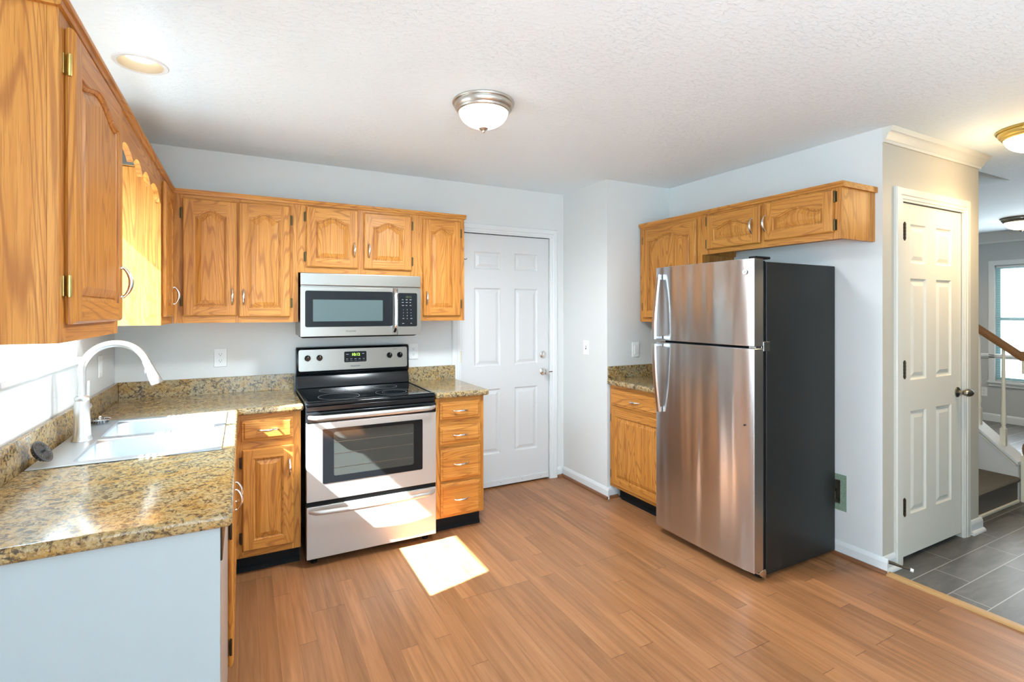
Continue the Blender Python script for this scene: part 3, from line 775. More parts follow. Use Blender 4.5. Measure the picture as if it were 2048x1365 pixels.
# blind corner filler hidden behind
# valance over the window
vt = thing('valance', 'scalloped oak valance board spanning between cabinets over the sink', 'valance', (xf, 2.0005, 1.90), PI / 2)
W = 0.947; N = 96; bot = []
def vz(u):   # underside profile, local z
    yv = 2.0005 + u * W
    cusps = [2.02, 2.262, 2.452, 2.642, 2.90]
    z = 0.066
    pk = [0.104, 0.104, 0.104, 0.104]; cu = [0.030, 0.066, 0.058, 0.066, 0.060]
    if yv < cusps[0] or yv > cusps[-1]: return 0.030 if yv < 2.2 else 0.052
    for i in range(4):
        if cusps[i] <= yv <= cusps[i + 1]:
            q = (yv - cusps[i]) / (cusps[i + 1] - cusps[i]); base = cu[i] * (1 - q) + cu[i + 1] * q
            return base + (pk[i] - base) * math.sin(PI * q) ** 0.6
m = MB(); vsx = [i / N for i in range(N + 1)]
top_ = ZT - 1.90
v = []; 
for y_ in (0.0, 0.019):
    for u in vsx: v.append((u * W, y_, vz(u)))
    for u in vsx: v.append((u * W, y_, top_))
n1 = N + 1; f = []
for k in range(N):
    f.append((k, k + 1, n1 + k + 1, n1 + k)); f.append((2 * n1 + k, 3 * n1 + k, 3 * n1 + k + 1, 2 * n1 + k + 1))
    f.append((k, 2 * n1 + k, 2 * n1 + k + 1, k + 1)); f.append((n1 + k, n1 + k + 1, 3 * n1 + k + 1, 3 * n1 + k))
f.append((0, n1, 3 * n1, 2 * n1)); f.append((N, 2 * n1 + N, 3 * n1 + N, n1 + N))
m.add(v, f); m.build('board', 'oak_x', vt)
H = top_
m = MB(); m.prism([(-0.0003, H - 0.026), (-0.006, H - 0.024), (-0.008, H - 0.014), (-0.013, H - 0.008), (-0.013, H + 0.004), (0.019, H + 0.004), (0.019, H + 0.0003), (-0.0003, H + 0.0003)], 0, W)
m.build('top_trim', 'oak_x', vt)
# right wall uppers ------------------------------------------------
xr = 2.786; Dr = XR - xr - 0.001
cabinet('wall_cabinet', 'tall single-door oak wall cabinet in the niche left of the refrigerator', 'cabinet', (xr, 3.105, 1.350), -PI / 2, 0.617, ZT - 1.350, Dr,
        doors=[(0.044, 0.575, 0.032, 0.720, True, -1, None, 0)], trim_end=(0.006, 0))
cabinet('wall_cabinet', 'shallow two-door oak wall cabinet above the refrigerator', 'cabinet', (xr, 2.4875, 1.820), -PI / 2, 0.921, ZT - 1.820, Dr,
        doors=[(0.047, 0.451, 0.029, 0.259, True, -1, 0.401, 0.139), (0.478, 0.884, 0.036, 0.263, True, 1, 0.489, 0.141)], trim_end=(0, 0.014), bottom=0.036)

# base cabinets ----------------------------------------------------
ZB = 0.874
cabinet('base_cabinet', 'corner oak base cabinet with one drawer and door left of the range', 'cabinet', (-0.052, 3.100, 0), 0, 0.336, ZB, 0.618,
        doors=[(0.044, 0.300, 0.142, 0.690, False, -1, 0.277, 0.565)], drawers=[(0.040, 0.296, 0.732, 0.847)], z0=0.105, trim=False, toe=(0.0, 0.336), bottom=0.0, hinge_mat='dark_hinge')
cabinet('base_cabinet', 'slim oak base cabinet with a stack of four drawers right of the range', 'cabinet', (1.079, 3.100, 0), 0, 0.337, ZB, 0.618,
        drawers=[(0.026, 0.306, 0.736, 0.848), (0.026, 0.308, 0.578, 0.692), (0.030, 0.310, 0.345, 0.550), (0.032, 0.312, 0.114, 0.326)], z0=0.105, trim=False, toe=(0.0, 0.337), bottom=0.0)
cabinet('base_cabinet', 'oak base cabinet with drawer over door in the niche by the refrigerator', 'cabinet', (2.486, 3.105, 0), -PI / 2, 0.604, ZB, 0.617,
        doors=[(0.026, 0.586, 0.125, 0.700, False, -1, None, 0)], drawers=[(0.026, 0.566, 0.722, 0.842)], z0=0.100, trim=False, toe=(0.055, 0.604), bottom=0.0)
cabinet('base_cabinet', 'oak sink base cabinet seen edge-on under the long granite counter', 'cabinet', (-0.0535, 2.145, 0), PI / 2, 0.953, ZB, 0.612,
        doors=[(0.030, 0.470, 0.106, 0.690, False, -1, 0.420, 0.600), (0.480, 0.900, 0.106, 0.690, False, 1, 0.530, 0.600)], z0=0.100, trim=False, toe=(0.0, 0.953), bottom=0.0, hinge_mat='dark_hinge')
# deep carcass of sink cabinet is hollowed for the bowls: rebuilt below
for o in list(bpy.data.objects):
    if o.name.startswith('carcass') and o.parent and 'sink base' in o.parent.get('label', ''):
        me = o.data; me.clear_geometry(); mm = MB(); mm.box(0, 0.953, 0.0195, 0.60, 0.100, 0.700)
        me.from_pydata(mm.v, [], mm.f)
# end panel
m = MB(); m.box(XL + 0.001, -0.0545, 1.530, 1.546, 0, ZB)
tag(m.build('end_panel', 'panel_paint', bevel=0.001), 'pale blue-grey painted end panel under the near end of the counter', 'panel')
# dishwasher
dw = thing('dishwasher', 'stainless dishwasher with dark control strip beside the pale end panel', 'dishwasher', (-0.052, 1.549, 0))
m = MB(); m.box(-0.56, -0.022, 0.003, 0.590, 0.09, 0.868); m.build('tub', 'black_matte', dw)
m = MB(); m.box(-0.021, 0.0, 0.003, 0.590, 0.105, 0.770); m.build('front_panel', 'steel', dw, bevel=0.004)
m = MB(); m.box(-0.021, 0.002, 0.003, 0.590, 0.775, 0.868); m.build('control_strip', 'black', dw, bevel=0.003)
m = MB(); m.box(-0.075, -0.070, 0.003, 0.590, 0.0, 0.089); m.box(-0.5, -0.0755, 0.003, 0.59, 0, 0.089); m.build('toe_kick', 'black_matte', dw)

# ------------------------------------------------------------------ countertops
CZ0, CZ1 = 0.876, 0.914
SKX0, SKX1, SKY0, SKY1 = -0.600, -0.098, 2.235, 2.990
ct = thing('countertop', 'L-shaped gold granite countertop with backsplash under the sink window', 'countertop', (0, 0, 0))
xs = [XL + 0.0205, SKX0, SKX1, -0.026, 0.298]; ys = [1.506, SKY0, SKY1, 3.069, YB - 0.0205]
def keep(i, j):
    if i == 3: return j == 3
    return not (i == 1 and j == 1)
m = MB(); m.grid(xs, ys, keep, CZ0, CZ1)
m.build('slab', 'granite', ct, bevel=0.014, seg=4)
m = MB(); m.box(XL + 0.0005, XL + 0.020, 1.470, YB - 0.0005, CZ0, 1.016); m.box(XL + 0.0205, 0.298, YB - 0.020, YB - 0.0005, CZ0, 1.016)
m.build('backsplash', 'granite', ct, bevel=0.003)
ct = thing('countertop', 'small gold granite countertop between the range and the white door', 'countertop', (0, 0, 0))
m = MB(); m.box(1.074, 1.446, 3.069, YB - 0.0205, CZ0, CZ1); m.build('slab', 'granite', ct, bevel=0.014, seg=4)
m = MB(); m.box(1.074, 1.4515, YB - 0.020, YB - 0.0005, CZ0, 1.016); m.build('backsplash', 'granite', ct, bevel=0.003)
ct = thing('countertop', 'granite countertop in the niche partly hidden by the refrigerator', 'countertop', (0, 0, 0))
m = MB(); m.box(2.442, XR - 0.0205, 2.500, YN - 0.0205, CZ0, CZ1); m.build('slab', 'granite', ct, bevel=0.014, seg=4)
m = MB(); m.box(2.468, XR - 0.0205, YN - 0.020, YN - 0.0005, CZ0, 1.010); m.box(XR - 0.020, XR - 0.0005, 2.500, YN - 0.0005, CZ0, 1.010); m.build('backsplash', 'granite', ct, bevel=0.003)

# ------------------------------------------------------------------ sink
sk = thing('kitchen_sink', 'stainless double-bowl sink set into the granite below the window', 'sink', (0, 0, 0))
RX0, RX1, RY0, RY1 = -0.632, -0.074, 2.205, 3.018
B1 = (-0.520, -0.120, 2.250, 2.585); B2 = (-0.520, -0.120, 2.635, 2.975)
m = MB(); xs = [RX0, B1[0], B1[1], RX1]; ys = [RY0, B1[2], B1[3], B2[2], B2[3], RY1]
m.grid(xs, ys, lambda i, j: not (i == 1 and j in (1, 3)), 0.9145, 0.9190)
m.build('rim', 'steel_sink', sk, bevel=0.0035, seg=3)
def rr(x0, x1, y0, y1, r, z, n=8):
    out = []
    for cx, cy_, a0 in ((x1 - r, y0 + r, -PI / 2), (x1 - r, y1 - r, 0), (x0 + r, y1 - r, PI / 2), (x0 + r, y0 + r, PI)):
        for k in range(n + 1): a_ = a0 + PI / 2 * k / n; out.append((cx + r * math.cos(a_), cy_ + r * math.sin(a_), z))
    return out
for b_ in (B1, B2):
    m = MB(); x0, x1, y0, y1 = b_
    L = [rr(x0 - 0.001, x1 + 0.001, y0 - 0.001, y1 + 0.001, 0.012, 0.917), rr(x0 + 0.002, x1 - 0.002, y0 + 0.002, y1 - 0.002, 0.060, 0.910), rr(x0 + 0.008, x1 - 0.008, y0 + 0.008, y1 - 0.008, 0.065, 0.78), rr(x0 + 0.016, x1 - 0.016, y0 + 0.016, y1 - 0.016, 0.06, 0.748), rr(x0 + 0.04, x1 - 0.04, y0 + 0.04, y1 - 0.04, 0.05, 0.736), rr(x0 + 0.15, x1 - 0.15, y0 + 0.13, y1 - 0.13, 0.03, 0.733)]
    ring_loops(m, L); m.add(L[-1], [tuple(range(len(L[-1])))])
    bo = m.build('bowl', 'steel_sink', sk, smooth=True, angle=60)
    m = MB(); cx, cy_ = (x0 + x1) / 2, (y0 + y1) / 2
    m.lathe([(0.050, 0.7345), (0.050, 0.737), (0.040, 0.738), (0.036, 0.7345), (0.0, 0.7345)], Tm((cx, cy_, 0)), 28, cap=False)
    m.build('drain', 'chrome', bo, smooth=True)

# faucet
FX, FY, FZ = -0.572, 2.600, 0.9195
fa = thing('faucet', 'tall gooseneck brushed nickel pull-down faucet behind the sink', 'faucet', (FX, FY, FZ))
m = MB(); m.lathe([(0.034, 0.0), (0.034, 0.006), (0.030, 0.012), (0.0285, 0.030), (0.0270, 0.080), (0.0250, 0.130), (0.0235, 0.158), (0.0225, 0.160), (0.0245, 0.163), (0.0245, 0.172), (0.018, 0.178)], None, 32)
m.build('body', 'nickel_faucet', fa, smooth=True, angle=40)
R = 0.108; zc = 0.275
pts = [(0, 0, 0.176), (0, 0, 0.22)] + [(0, 0, 0.26)]
for k in range(0, 25):
    a_ = PI - k * (PI * 0.90) / 24
    pts.append((R + R * math.cos(a_), 0, zc + R * math.sin(a_)))
m = MB(); m.tube(pts, 0.0138, 20); m.build('gooseneck', 'nickel_faucet', fa, smooth=True)
e_ = Vector(pts[-1]); d_ = (Vector(pts[-1]) - Vector(pts[-2])).normalized()
m = MB(); hp = [e_ + d_ * t for t in (0.0, 0.004, 0.010, 0.03, 0.075, 0.100, 0.104)]
m.tube(hp, [0.0145, 0.0155, 0.0152, 0.0165, 0.0215, 0.0235, 0.0215], 24)
sh = m.build('spray_head', 'nickel_faucet', fa, smooth=True)
m = MB(); q = e_ + d_ * 0.045; m.tube([q + Vector((-0.016, 0, -0.014)), q + Vector((-0.018, 0, 0)), q + Vector((-0.016, 0, 0.014))], [0.004, 0.006, 0.004], 10); m.build('spray_button', 'chrome', sh, smooth=True)
m = MB(); m.tube([(0.006, 0.018, 0.125), (0.010, 0.040, 0.132), (0.012, 0.046, 0.134)], [0.016, 0.015, 0.011], 18)
hb = m.build('handle_hub', 'nickel_faucet', fa, smooth=True)
m = MB(); m.tube([(0.010, 0.040, 0.136), (0.010, 0.052, 0.170), (0.009, 0.062, 0.215), (0.008, 0.064, 0.230)], [0.006, 0.0055, 0.0065, 0.004], 12); m.build('lever', 'nickel_faucet', hb, smooth=True)
# strainers
def strainer(label, loc, rot, R, mat, mat2):
    t = thing('sink_strainer', label, 'strainer', loc); t.rotation_euler = rot
    m = MB(); m.lathe([(R * 0.62, 0.0), (R * 0.66, R * 0.02), (R * 0.80, R * 0.30), (R * 0.98, R * 0.40), (R, R * 0.46), (R * 0.96, R * 0.50), (R * 0.86, R * 0.46), (R * 0.60, R * 0.40), (0.004, R * 0.38)], None, 40)
    b_ = m.build('basket', mat, t, smooth=True, angle=40)
    m = MB()
    for k in range(18):
        a_ = 2 * PI * k / 18
        T = Matrix.Rotation(a_, 4, 'Z')
        m.box(R * 0.58, R * 0.82, -R * 0.045, R * 0.045, R * 0.455, R * 0.475, 0, T)
        m.box(R * 0.745, R * 0.80, -R * 0.03, R * 0.03, R * 0.10, R * 0.22, 0, T)
    m.build('slots', mat2, b_)
    m = MB(); m.lathe([(R * 0.12, R * 0.40), (R * 0.09, R * 0.60), (R * 0.17, R * 0.70), (R * 0.12, R * 0.80), (0.001, R * 0.82)], None, 20, cap=False); m.build('knob', mat, t, smooth=True)
    return t
strainer('chrome sink strainer lying flat behind the faucet', (-0.585, 2.955, 0.9195), (0, 0, 0), 0.042, 'chrome', 'slot')
strainer('dark slotted sink strainer leaning on the near corner of the sink rim', (-0.617, 2.268, 0.952), (math.radians(0), math.radians(58), math.radians(-8)), 0.041, 'slot', 'antique')

# ------------------------------------------------------------------ range
rg = thing('range', 'freestanding stainless and black electric range', 'range', (0.305, 3.03, 0))
W = 0.758
m = MB(); m.box(0.002, W - 0.002, 0.040, 0.670, 0.030, 0.895); m.build('body', 'black', rg, bevel=0.004)
m = MB(); m.box(-0.001, W + 0.001, 0.022, 0.665, 0.8955, 0.920); tp = m.build('cooktop', 'black_glass', rg, bevel=0.010, seg=4)
m = MB(); m.grid([0.0, 0.016, W - 0.016, W], [0.024, 0.042, 0.60, 0.615], lambda i, j: not (i == 1 and j == 1), 0.9203, 0.924); m.build('cooktop_rim', 'black', tp, bevel=0.0015)
def ring(cx, cy_, r, parent):
    m = MB(); m.lathe([(r, 0.9202), (r, 0.9206), (r + 0.0018, 0.9206), (r + 0.0018, 0.9202)], Tm((cx, cy_, 0)), 64, cap=False); m.build('burner_ring', 'ring', parent)
ring(0.205, 0.185, 0.118, tp); ring(0.205, 0.440, 0.080, tp); ring(0.545, 0.195, 0.115, tp); ring(0.545, 0.195, 0.075, tp); ring(0.545, 0.450, 0.080, tp)
# backguard
m = MB()
prof = [(0.588, 0.9205), (0.600, 0.960), (0.618, 1.000), (0.604, 1.012), (0.598, 1.022), (0.606, 1.176), (0.616, 1.190), (0.640, 1.194), (0.685, 1.180), (0.685, 0.9205)]
m.prism(prof, 0.0, W); bgd = m.build('backguard', 'black', rg, bevel=0.006, seg=3)
lean = math.atan2(0.008, 0.154)
def bgp(x, z): return (x, 0.598 + (z - 1.022) / 0.154 * 0.008 - 0.0004, z)
m = MB(); x0, x1, z0, z1 = 0.015, W - 0.015, 1.034, 1.176
L = []
for yo in (0.0, -0.004):
    L.append([(x, 0.598 + (z - 1.022) / 0.154 * 0.008 + yo, z) for x, _, z in [(p[0], 0, p[1]) for p in [(q[0], q[1]) for q in rr(x0, x1, z0, z1, 0.012, 0)]]])
ring_loops(m, L); m.add(L[1], [tuple(range(len(L[1])))])
pn = m.build('control_panel', 'steel_mw', rg)
def kn(x, z):
    T = Tm((x, bgp(x, z)[1] - 0.0042, z), (PI / 2 + 0.05, 0, 0)); m = MB()
    m.lathe([(0.020, 0), (0.020, 0.003), (0.0185, 0.006), (0.0165, 0.018), (0.0150, 0.020), (0.001, 0.020)], T, 28, cap=False)
    m.box(-0.0045, 0.0045, -0.017, 0.017, 0.019, 0.027, 0, T)
    o = m.build('knob', 'black', rg, smooth=True, angle=30)
    m = MB(); m.box(-0.001, 0.001, 0.006, 0.016, 0.0271, 0.0275, 0, T); m.build('pointer', 'white_ink', o)
    m = MB()
    for k in range(9):
        a_ = math.radians(-130 + k * 32.5); T2 = Tm((x + 0.027 * math.sin(a_), bgp(x, z + 0.027 * math.cos(a_))[1] - 0.0041, z + 0.027 * math.cos(a_)), (PI / 2 + 0.05, 0, 0))
        m.lathe([(0.0011, 0), (0.0011, 0.0003)], T2, 6)
    m.build('dial_marks', 'ink', o)
for x in (0.070, 0.145, 0.615, 0.690): kn(x, 1.120)
m = MB(); L = []
for yo in (-0.0042, -0.0062): L.append([(x, 0.598 + (z - 1.022) / 0.154 * 0.008 + yo, z) for x, z, _ in rr(0.304, 0.454, 1.083, 1.156, 0.008, 0)])
ring_loops(m, L); m.add(L[1], [tuple(range(len(L[1])))]); dsp = m.build('clock_display', 'black_glass', rg)
yy_ = bgp(0, 1.12)[1] - 0.0068
text('clock_digits', '10:12', 0.026, 'green_led', dsp, (0.381, yy_, 1.134))
m = MB()
for k in range(5): m.box(0.316 + k * 0.028, 0.330 + k * 0.028, yy_ - 0.0006, yy_, 1.104, 1.106)
for k in range(5): m.box(0.314 + k * 0.028, 0.334 + k * 0.028, yy_ - 0.0004, yy_, 1.093, 1.0936)
m.box(0.316, 0.334, yy_, yy_ + 0.0006, 1.136, 1.1385); m.box(0.424, 0.438, yy_, yy_ + 0.0006, 1.138, 1.140)
m.build('button_marks', 'white_ink', dsp)
text('brand_lettering', 'FRIGIDAIRE', 0.0125, 'ink', pn, (0.378, bgp(0, 1.055)[1] - 0.0044, 1.055))
text('panel_lettering', 'SURFACE', 0.007, 'ink', pn, (0.655, bgp(0, 1.160)[1] - 0.0044, 1.162))
# upper front band, vent
m = MB(); m.box(0.003, W - 0.003, 0.026, 0.0395, 0.868, 0.895); m.build('vent_band', 'black', rg, bevel=0.003)
# oven door
m = MB(); gx0, gx1, gz0, gz1 = 0.089, 0.666, 0.464, 0.768
m.grid([0.003, gx0, gx1, W - 0.003], [0.368, gz0, gz1, 0.806], lambda i, j: not (i == 1 and j == 1), 0.0, 0.036, plane='XZ')
od = m.build('oven_door', 'steel', rg, bevel=0.002)
m = MB(); m.box(0.003, W - 0.003, -0.001, 0.036, 0.8065, 0.866); m.build('door_top_band', 'black', od, bevel=0.006, seg=3)
m = MB(); L = [[(x, y_, z) for x, z, _ in rr(gx0 - 0.002, gx1 + 0.002, gz0 - 0.002, gz1 + 0.002, 0.008, 0)] for y_ in (0.034, -0.0015)]
L2 = [(x, -0.0015, z) for x, z, _ in rr(0.146, 0.612, 0.500, 0.750, 0.012, 0)]
ring_loops(m, L + [L2]); m.build('window_border', 'black_glass', od)
m = MB(); m.add([(x, -0.0010, z) for x, z, _ in rr(0.146, 0.612, 0.500, 0.750, 0.012, 0)], [tuple(range(36))]); m.build('oven_window', 'oven_glass', od)
m = MB()
for z in (0.545, 0.625, 0.690):
    m.box(0.150, 0.608, -0.0016, -0.0012, z, z + 0.0016)
m.build('oven_rack', 'antique', od)
def bar_handle(parent, x0, x1, z, out, name='handle', r=0.0145, sag=0.0, y0=0.0):
    m = MB(); pts = []; rr_ = []
    n = 24
    for i in range(n + 1):
        t = i / n; x = x0 + (x1 - x0) * t
        q = min(t, 1 - t) / 0.06; o_ = out * (math.sin(min(1, q) * PI / 2) ** 0.8) + 0.012 * math.sin(PI * t)
        pts.append((x, y0 - 0.006 - o_, z + sag * math.sin(PI * t))); rr_.append(r * (0.75 + 0.25 * min(1, q)))
    m.tube(pts, rr_, 16, flat=0.72, up=(0, 0, 1)); return m.build(name, 'steel', parent, smooth=True, angle=60)
bar_handle(od, 0.014, W - 0.014, 0.842, 0.034)
m = MB(); m.box(0.003, W - 0.003, 0.0, 0.036, 0.049, 0.340); dr = m.build('drawer', 'steel', rg, bevel=0.003)
bar_handle(dr, 0.018, W - 0.018, 0.318, 0.030, r=0.0135, sag=-0.004)
m = MB(); m.box(0.003, W - 0.003, 0.010, 0.0395, 0.3405, 0.3675); m.build('gap_strip', 'black_matte', rg)
for x in (0.05, W - 0.05):
    for y_ in (0.075, 0.62): 
        m = MB(); m.lathe([(0.018, 0.0), (0.018, 0.012), (0.008, 0.014), (0.008, 0.0298)], Tm((x, y_, 0)), 16); m.build('foot', 'black_matte', rg)

# ------------------------------------------------------------------ microwave
mw = thing('microwave', 'stainless over-the-range microwave with black window', 'microwave', (0.304, 3.340, 1.277))
W = 0.757
m = MB(); m.box(0.004, W - 0.004, 0.022, 0.378, 0.0, 0.393)
m.build('body', 'steel_mw', mw, bevel=0.003)
m = MB(); m.prism([(0.024, -0.0005), (0.36, -0.0005), (0.33, -0.012), (0.09, -0.012)], 0.02, W - 0.02); m.build('bottom_vent', 'black_matte', mw)
m = MB(); m.box(0.0, W, 0.0, 0.0215, 0.316, 0.394); m.build('top_grille', 'steel_mw', mw, bevel=0.005, seg=3)
m = MB(); gx0, gx1, gz0, gz1 = 0.030, 0.561, 0.062, 0.281
m.grid([0.0, gx0, gx1, 0.596], [0.0, gz0, gz1, 0.308], lambda i, j: not (i == 1 and j == 1), 0.0, 0.0215, plane='XZ')
md = m.build('door', 'steel_mw', mw, bevel=0.002)
m = MB(); L = [[(x, y_, z) for x, z, _ in rr(gx0 - 0.003, gx1 + 0.003, gz0 - 0.003, gz1 + 0.003, 0.012, 0)] for y_ in (0.020, -0.0012)]
L2 = [(x, -0.0012, z) for x, z, _ in rr(0.072, 0.499, 0.094, 0.229, 0.003, 0)]
ring_loops(m, L + [L2]); m.build('window_border', 'black_glass', md)
m = MB(); m.add([(x, -0.0009, z) for x, z, _ in rr(0.072, 0.499, 0.094, 0.229, 0.003, 0)], [tuple(range(36))]); m.build('door_window', 'screen', md)
m = MB(); pts = []; rr_ = []
for i in range(21):
    t = i / 20; z = 0.026 + 0.276 * t; q = min(t, 1 - t) / 0.12
    pts.append((0.577, -0.004 - 0.036 * math.sin(min(1, q) * PI / 2) ** 0.8 - 0.006 * math.sin(PI * t), z)); rr_.append(0.0105)
m.tube(pts, rr_, 16, flat=1.15, up=(0, 1, 0)); m.build('handle', 'chrome', md, smooth=True, angle=60)
text('brand_lettering', 'FRIGIDAIRE', 0.0125, 'ink', md, (0.298, -0.0004, 0.030))
m = MB(); m.grid([0.5985, 0.600, 0.731, W], [0.0, 0.055, 0.279, 0.308], lambda i, j: True, 0.0, 0.0215, plane='XZ'); cp_ = m.build('control_panel', 'steel_mw', mw)
m = MB(); L = [[(x, y_, z) for x, z, _ in rr(0.5995, 0.730, 0.055, 0.278, 0.010, 0)] for y_ in (0.002, -0.0012)]
ring_loops(m, L); m.add(L[1], [tuple(range(len(L[1])))]); kp = m.build('keypad', 'black_glass', cp_)
text('clock_digits', '10:12', 0.018, 'dim_led', kp, (0.671, -0.0016, 0.251))
m = MB()
for r_, z in enumerate((0.232, 0.214, 0.194)):
    for c_, x in enumerate((0.632, 0.658, 0.684)):
        wv = (0.010, 0.012, 0.014)[(r_ + c_) % 3]; m.box(x - 0.006, x - 0.006 + wv, -0.0016, -0.0012, z, z + 0.0022)
m.build('button_marks', 'white_ink', kp)
for i, (ch, x, z) in enumerate([(str(k + 1), 0.636 + (k % 3) * 0.026, 0.166 - (k // 3) * 0.0195) for k in range(9)] + [('0', 0.662, 0.1075)]):
    text('key_digit', ch, 0.0085, 'white_ink', kp, (x, -0.0016, z))
m = MB()
for (x, z, wv) in ((0.630, 0.108, 0.012), (0.684, 0.108, 0.013), (0.628, 0.075, 0.014), (0.684, 0.075, 0.010)): m.box(x, x + wv, -0.0016, -0.0012, z - 0.001, z + 0.0015)
m.build('button_marks', 'white_ink', kp)

# ------------------------------------------------------------------ refrigerator
fr = thing('refrigerator', 'stainless top-freezer refrigerator with black sides', 'refrigerator', (2.357, 1.775, 0))
W = 0.720
m = MB(); m.box(0.112, 0.735, 0.0, W, 0.022, 1.700); m.build('cabinet', 'charcoal', fr, bevel=0.006, seg=3)
m = MB(); m.box(0.088, 0.1115, 0.008, W - 0.008, 0.050, 1.705); m.build('gasket', 'black_matte', fr)
def fdoor(name, z0, z1):
    m = MB(); n = 14; pr_ = []
    for k in range(n + 1):
        u = k / n; y_ = u * W
        x = 0.010 - 0.010 * (1 - (2 * u - 1) ** 4)
        x += 0.0 if 0 < k < n else 0.004
        pr_.append((x, y_))
    pr_ = [(0.0875, 0.0)] + pr_ + [(0.0875, W)]
    N_ = len(pr_); v = [(x, y_, z0) for x, y_ in pr_] + [(x, y_, z1) for x, y_ in pr_]
    f = [tuple(range(N_)), tuple(range(N_, 2 * N_))[::-1]] + [(i, (i + 1) % N_, N_ + (i + 1) % N_, N_ + i) for i in range(N_)]
    m.add(v, f); return m.build(name, 'steel_fridge', fr, bevel=0.003, seg=2, angle=50)
fz = fdoor('freezer_door', 1.249, 1.714); fd = fdoor('refrigerator_door', 0.052, 1.236)
def fhandle(parent, za, zb):   # za: end fixed near the door edge far from the gap, zb: end at the gap
    m = MB(); n = 20; pts = []; hw = 0.013
    yc = W - 0.055
    v = []; 
    for i in range(n + 1):
        t = i / n; z = za + (zb - za) * t
        x = -0.016 - 0.042 * math.sin(t * PI / 2) ** 0.9
        w_ = 0.014 + 0.004 * t; d_ = 0.014
        v += [(x - d_ * 0.5, yc - w_ * 0.7, z), (x - d_ * 0.5, yc + w_ * 0.7, z), (x, yc + w_, z), (x + d_ * 0.5, yc + w_, z), (x + d_ * 0.5, yc - w_, z), (x, yc - w_, z)]
    f = []
    for i in range(n):
        for k in range(6): f.append((i * 6 + k, i * 6 + (k + 1) % 6, (i + 1) * 6 + (k + 1) % 6, (i + 1) * 6 + k))
    f.append((5, 4, 3, 2, 1, 0)); f.append(tuple(range(n * 6, n * 6 + 6)))
    m.add(v, f)
    s_ = 1 if zb > za else -1
    m.box(-0.022, 0.0, yc - 0.012, yc + 0.012, min(za, za + s_ * 0.035), max(za, za + s_ * 0.035))
    m.box(-0.054, 0.0, yc - 0.016, yc + 0.016, min(zb - s_ * 0.002, zb - s_ * 0.020), max(zb - s_ * 0.002, zb - s_ * 0.020))
    return m.build('handle', 'nickel', parent, bevel=0.003, angle=40)
fhandle(fz, 1.668, 1.256); fhandle(fd, 0.792, 1.230)
m = MB(); T = Tm((-0.0008, 0.036, 1.644), (0, -PI / 2, 0))
m = MB(); T = Tm((0.0022, 0.048, 1.644), (0, -PI / 2, 0)); m.lathe([(0.014, 0.0), (0.014, 0.0025), (0.0128, 0.003), (0.012, 0.0024), (0.001, 0.0024)], T, 32, cap=False); bd_ = m.build('round_badge', 'badge', fz, smooth=True)
text('badge_monogram', 'GE', 0.013, 'antique', bd_, (-0.0004, 0.048, 1.644), (PI / 2, 0, -PI / 2), 0.0002)
m = MB(); m.lathe([(0.0045, 0), (0.0045, 0.002), (0.001, 0.002)], Tm((0.002, 0.050, 0.828), (0, -PI / 2, 0)), 14, cap=False); m.build('black_plug', 'black_matte', fd)
m = MB(); m.box(0.03, 0.110, 0.004, 0.045, 1.2375, 1.2475); m.box(0.086, 0.135, -0.003, -0.0005, 1.222, 1.272); m.build('middle_hinge', 'chrome', fr, bevel=0.001)
m = MB(); m.box(0.04, 0.16, 0.01, 0.055, 1.7155, 1.728); m.build('top_hinge_cover', 'black_matte', fr, bevel=0.003)
m = MB(); m.prism([(0.045, 0.048), (0.100, 0.060), (0.108, 0.050), (0.108, 0.006), (0.100, 0.006), (0.060, 0.034)], -0.002, 0.004)
m.v = [(y_, x, z) for (x, y_, z) in m.v]; m.box(0.05, 0.105, 0.004, 0.04, 0.040, 0.048)
m.build('bottom_hinge', 'chrome', fr, bevel=0.001)
m = MB(); m.box(0.075, 0.1115, 0.01, W - 0.01, 0.012, 0.045); m.build('kick_grille', 'black_matte', fr)
for y_ in (0.06, W - 0.06):
    for x in (0.16, 0.66):
        m = MB(); m.lathe([(0.018, 0.0), (0.018, 0.0215)], Tm((x, y_, 0)), 14); m.build('foot', 'black_matte', fr)

# ------------------------------------------------------------------ wall plates
def outlet(label, loc, rz, kind='duplex', name=None):
    nm = {'duplex': 'wall_outlet', 'toggle': 'light_switch', 'rocker': 'light_switch', 'blank': 'light_switch'}[kind]
    t = thing(nm, label, 'outlet' if kind == 'duplex' else 'switch', loc, rz)
    m = MB(); m.box(-0.036, 0.036, -0.006, 0, -0.058, 0.058); m.build('plate', 'plate', t, bevel=0.003, seg=3)
    if kind == 'duplex':
        for dz in (-0.020, 0.020):
            m = MB(); L = [[(x, y_, z + dz) for x, z, _ in rr(-0.0165, 0.0165, -0.0135, 0.0135, 0.009, 0, 5)] for y_ in (-0.006, -0.008)]
            ring_loops(m, L); m.add(L[1], [tuple(range(len(L[1])))]); o = m.build('receptacle', 'plate', t)
            m = MB(); m.box(-0.0075, -0.0055, -0.0085, -0.0081, dz - 0.001, dz + 0.007); m.box(0.0055, 0.0075, -0.0085, -0.0081, dz - 0.001, dz + 0.007); m.lathe([(0.0026, 0), (0.0026, 0.0004)], Tm((0, -0.0081, dz - 0.007), (PI / 2, 0, 0)), 10); m.build('slots', 'slot', o)
    elif kind == 'toggle':
        m = MB(); m.box(-0.006, 0.006, -0.0068, -0.0061, -0.013, 0.013, 1); m.prism([(-0.0069, -0.003), (-0.020, 0.006), (-0.020, 0.012), (-0.0069, 0.008)], -0.0045, 0.0045); m.build('toggle', ['plate', 'slot'], t)
    else:
        m = MB(); m.box(-0.017, 0.017, -0.010, -0.0061, -0.034, 0.034); m.build('rocker', 'plate', t, bevel=0.002)
    return t
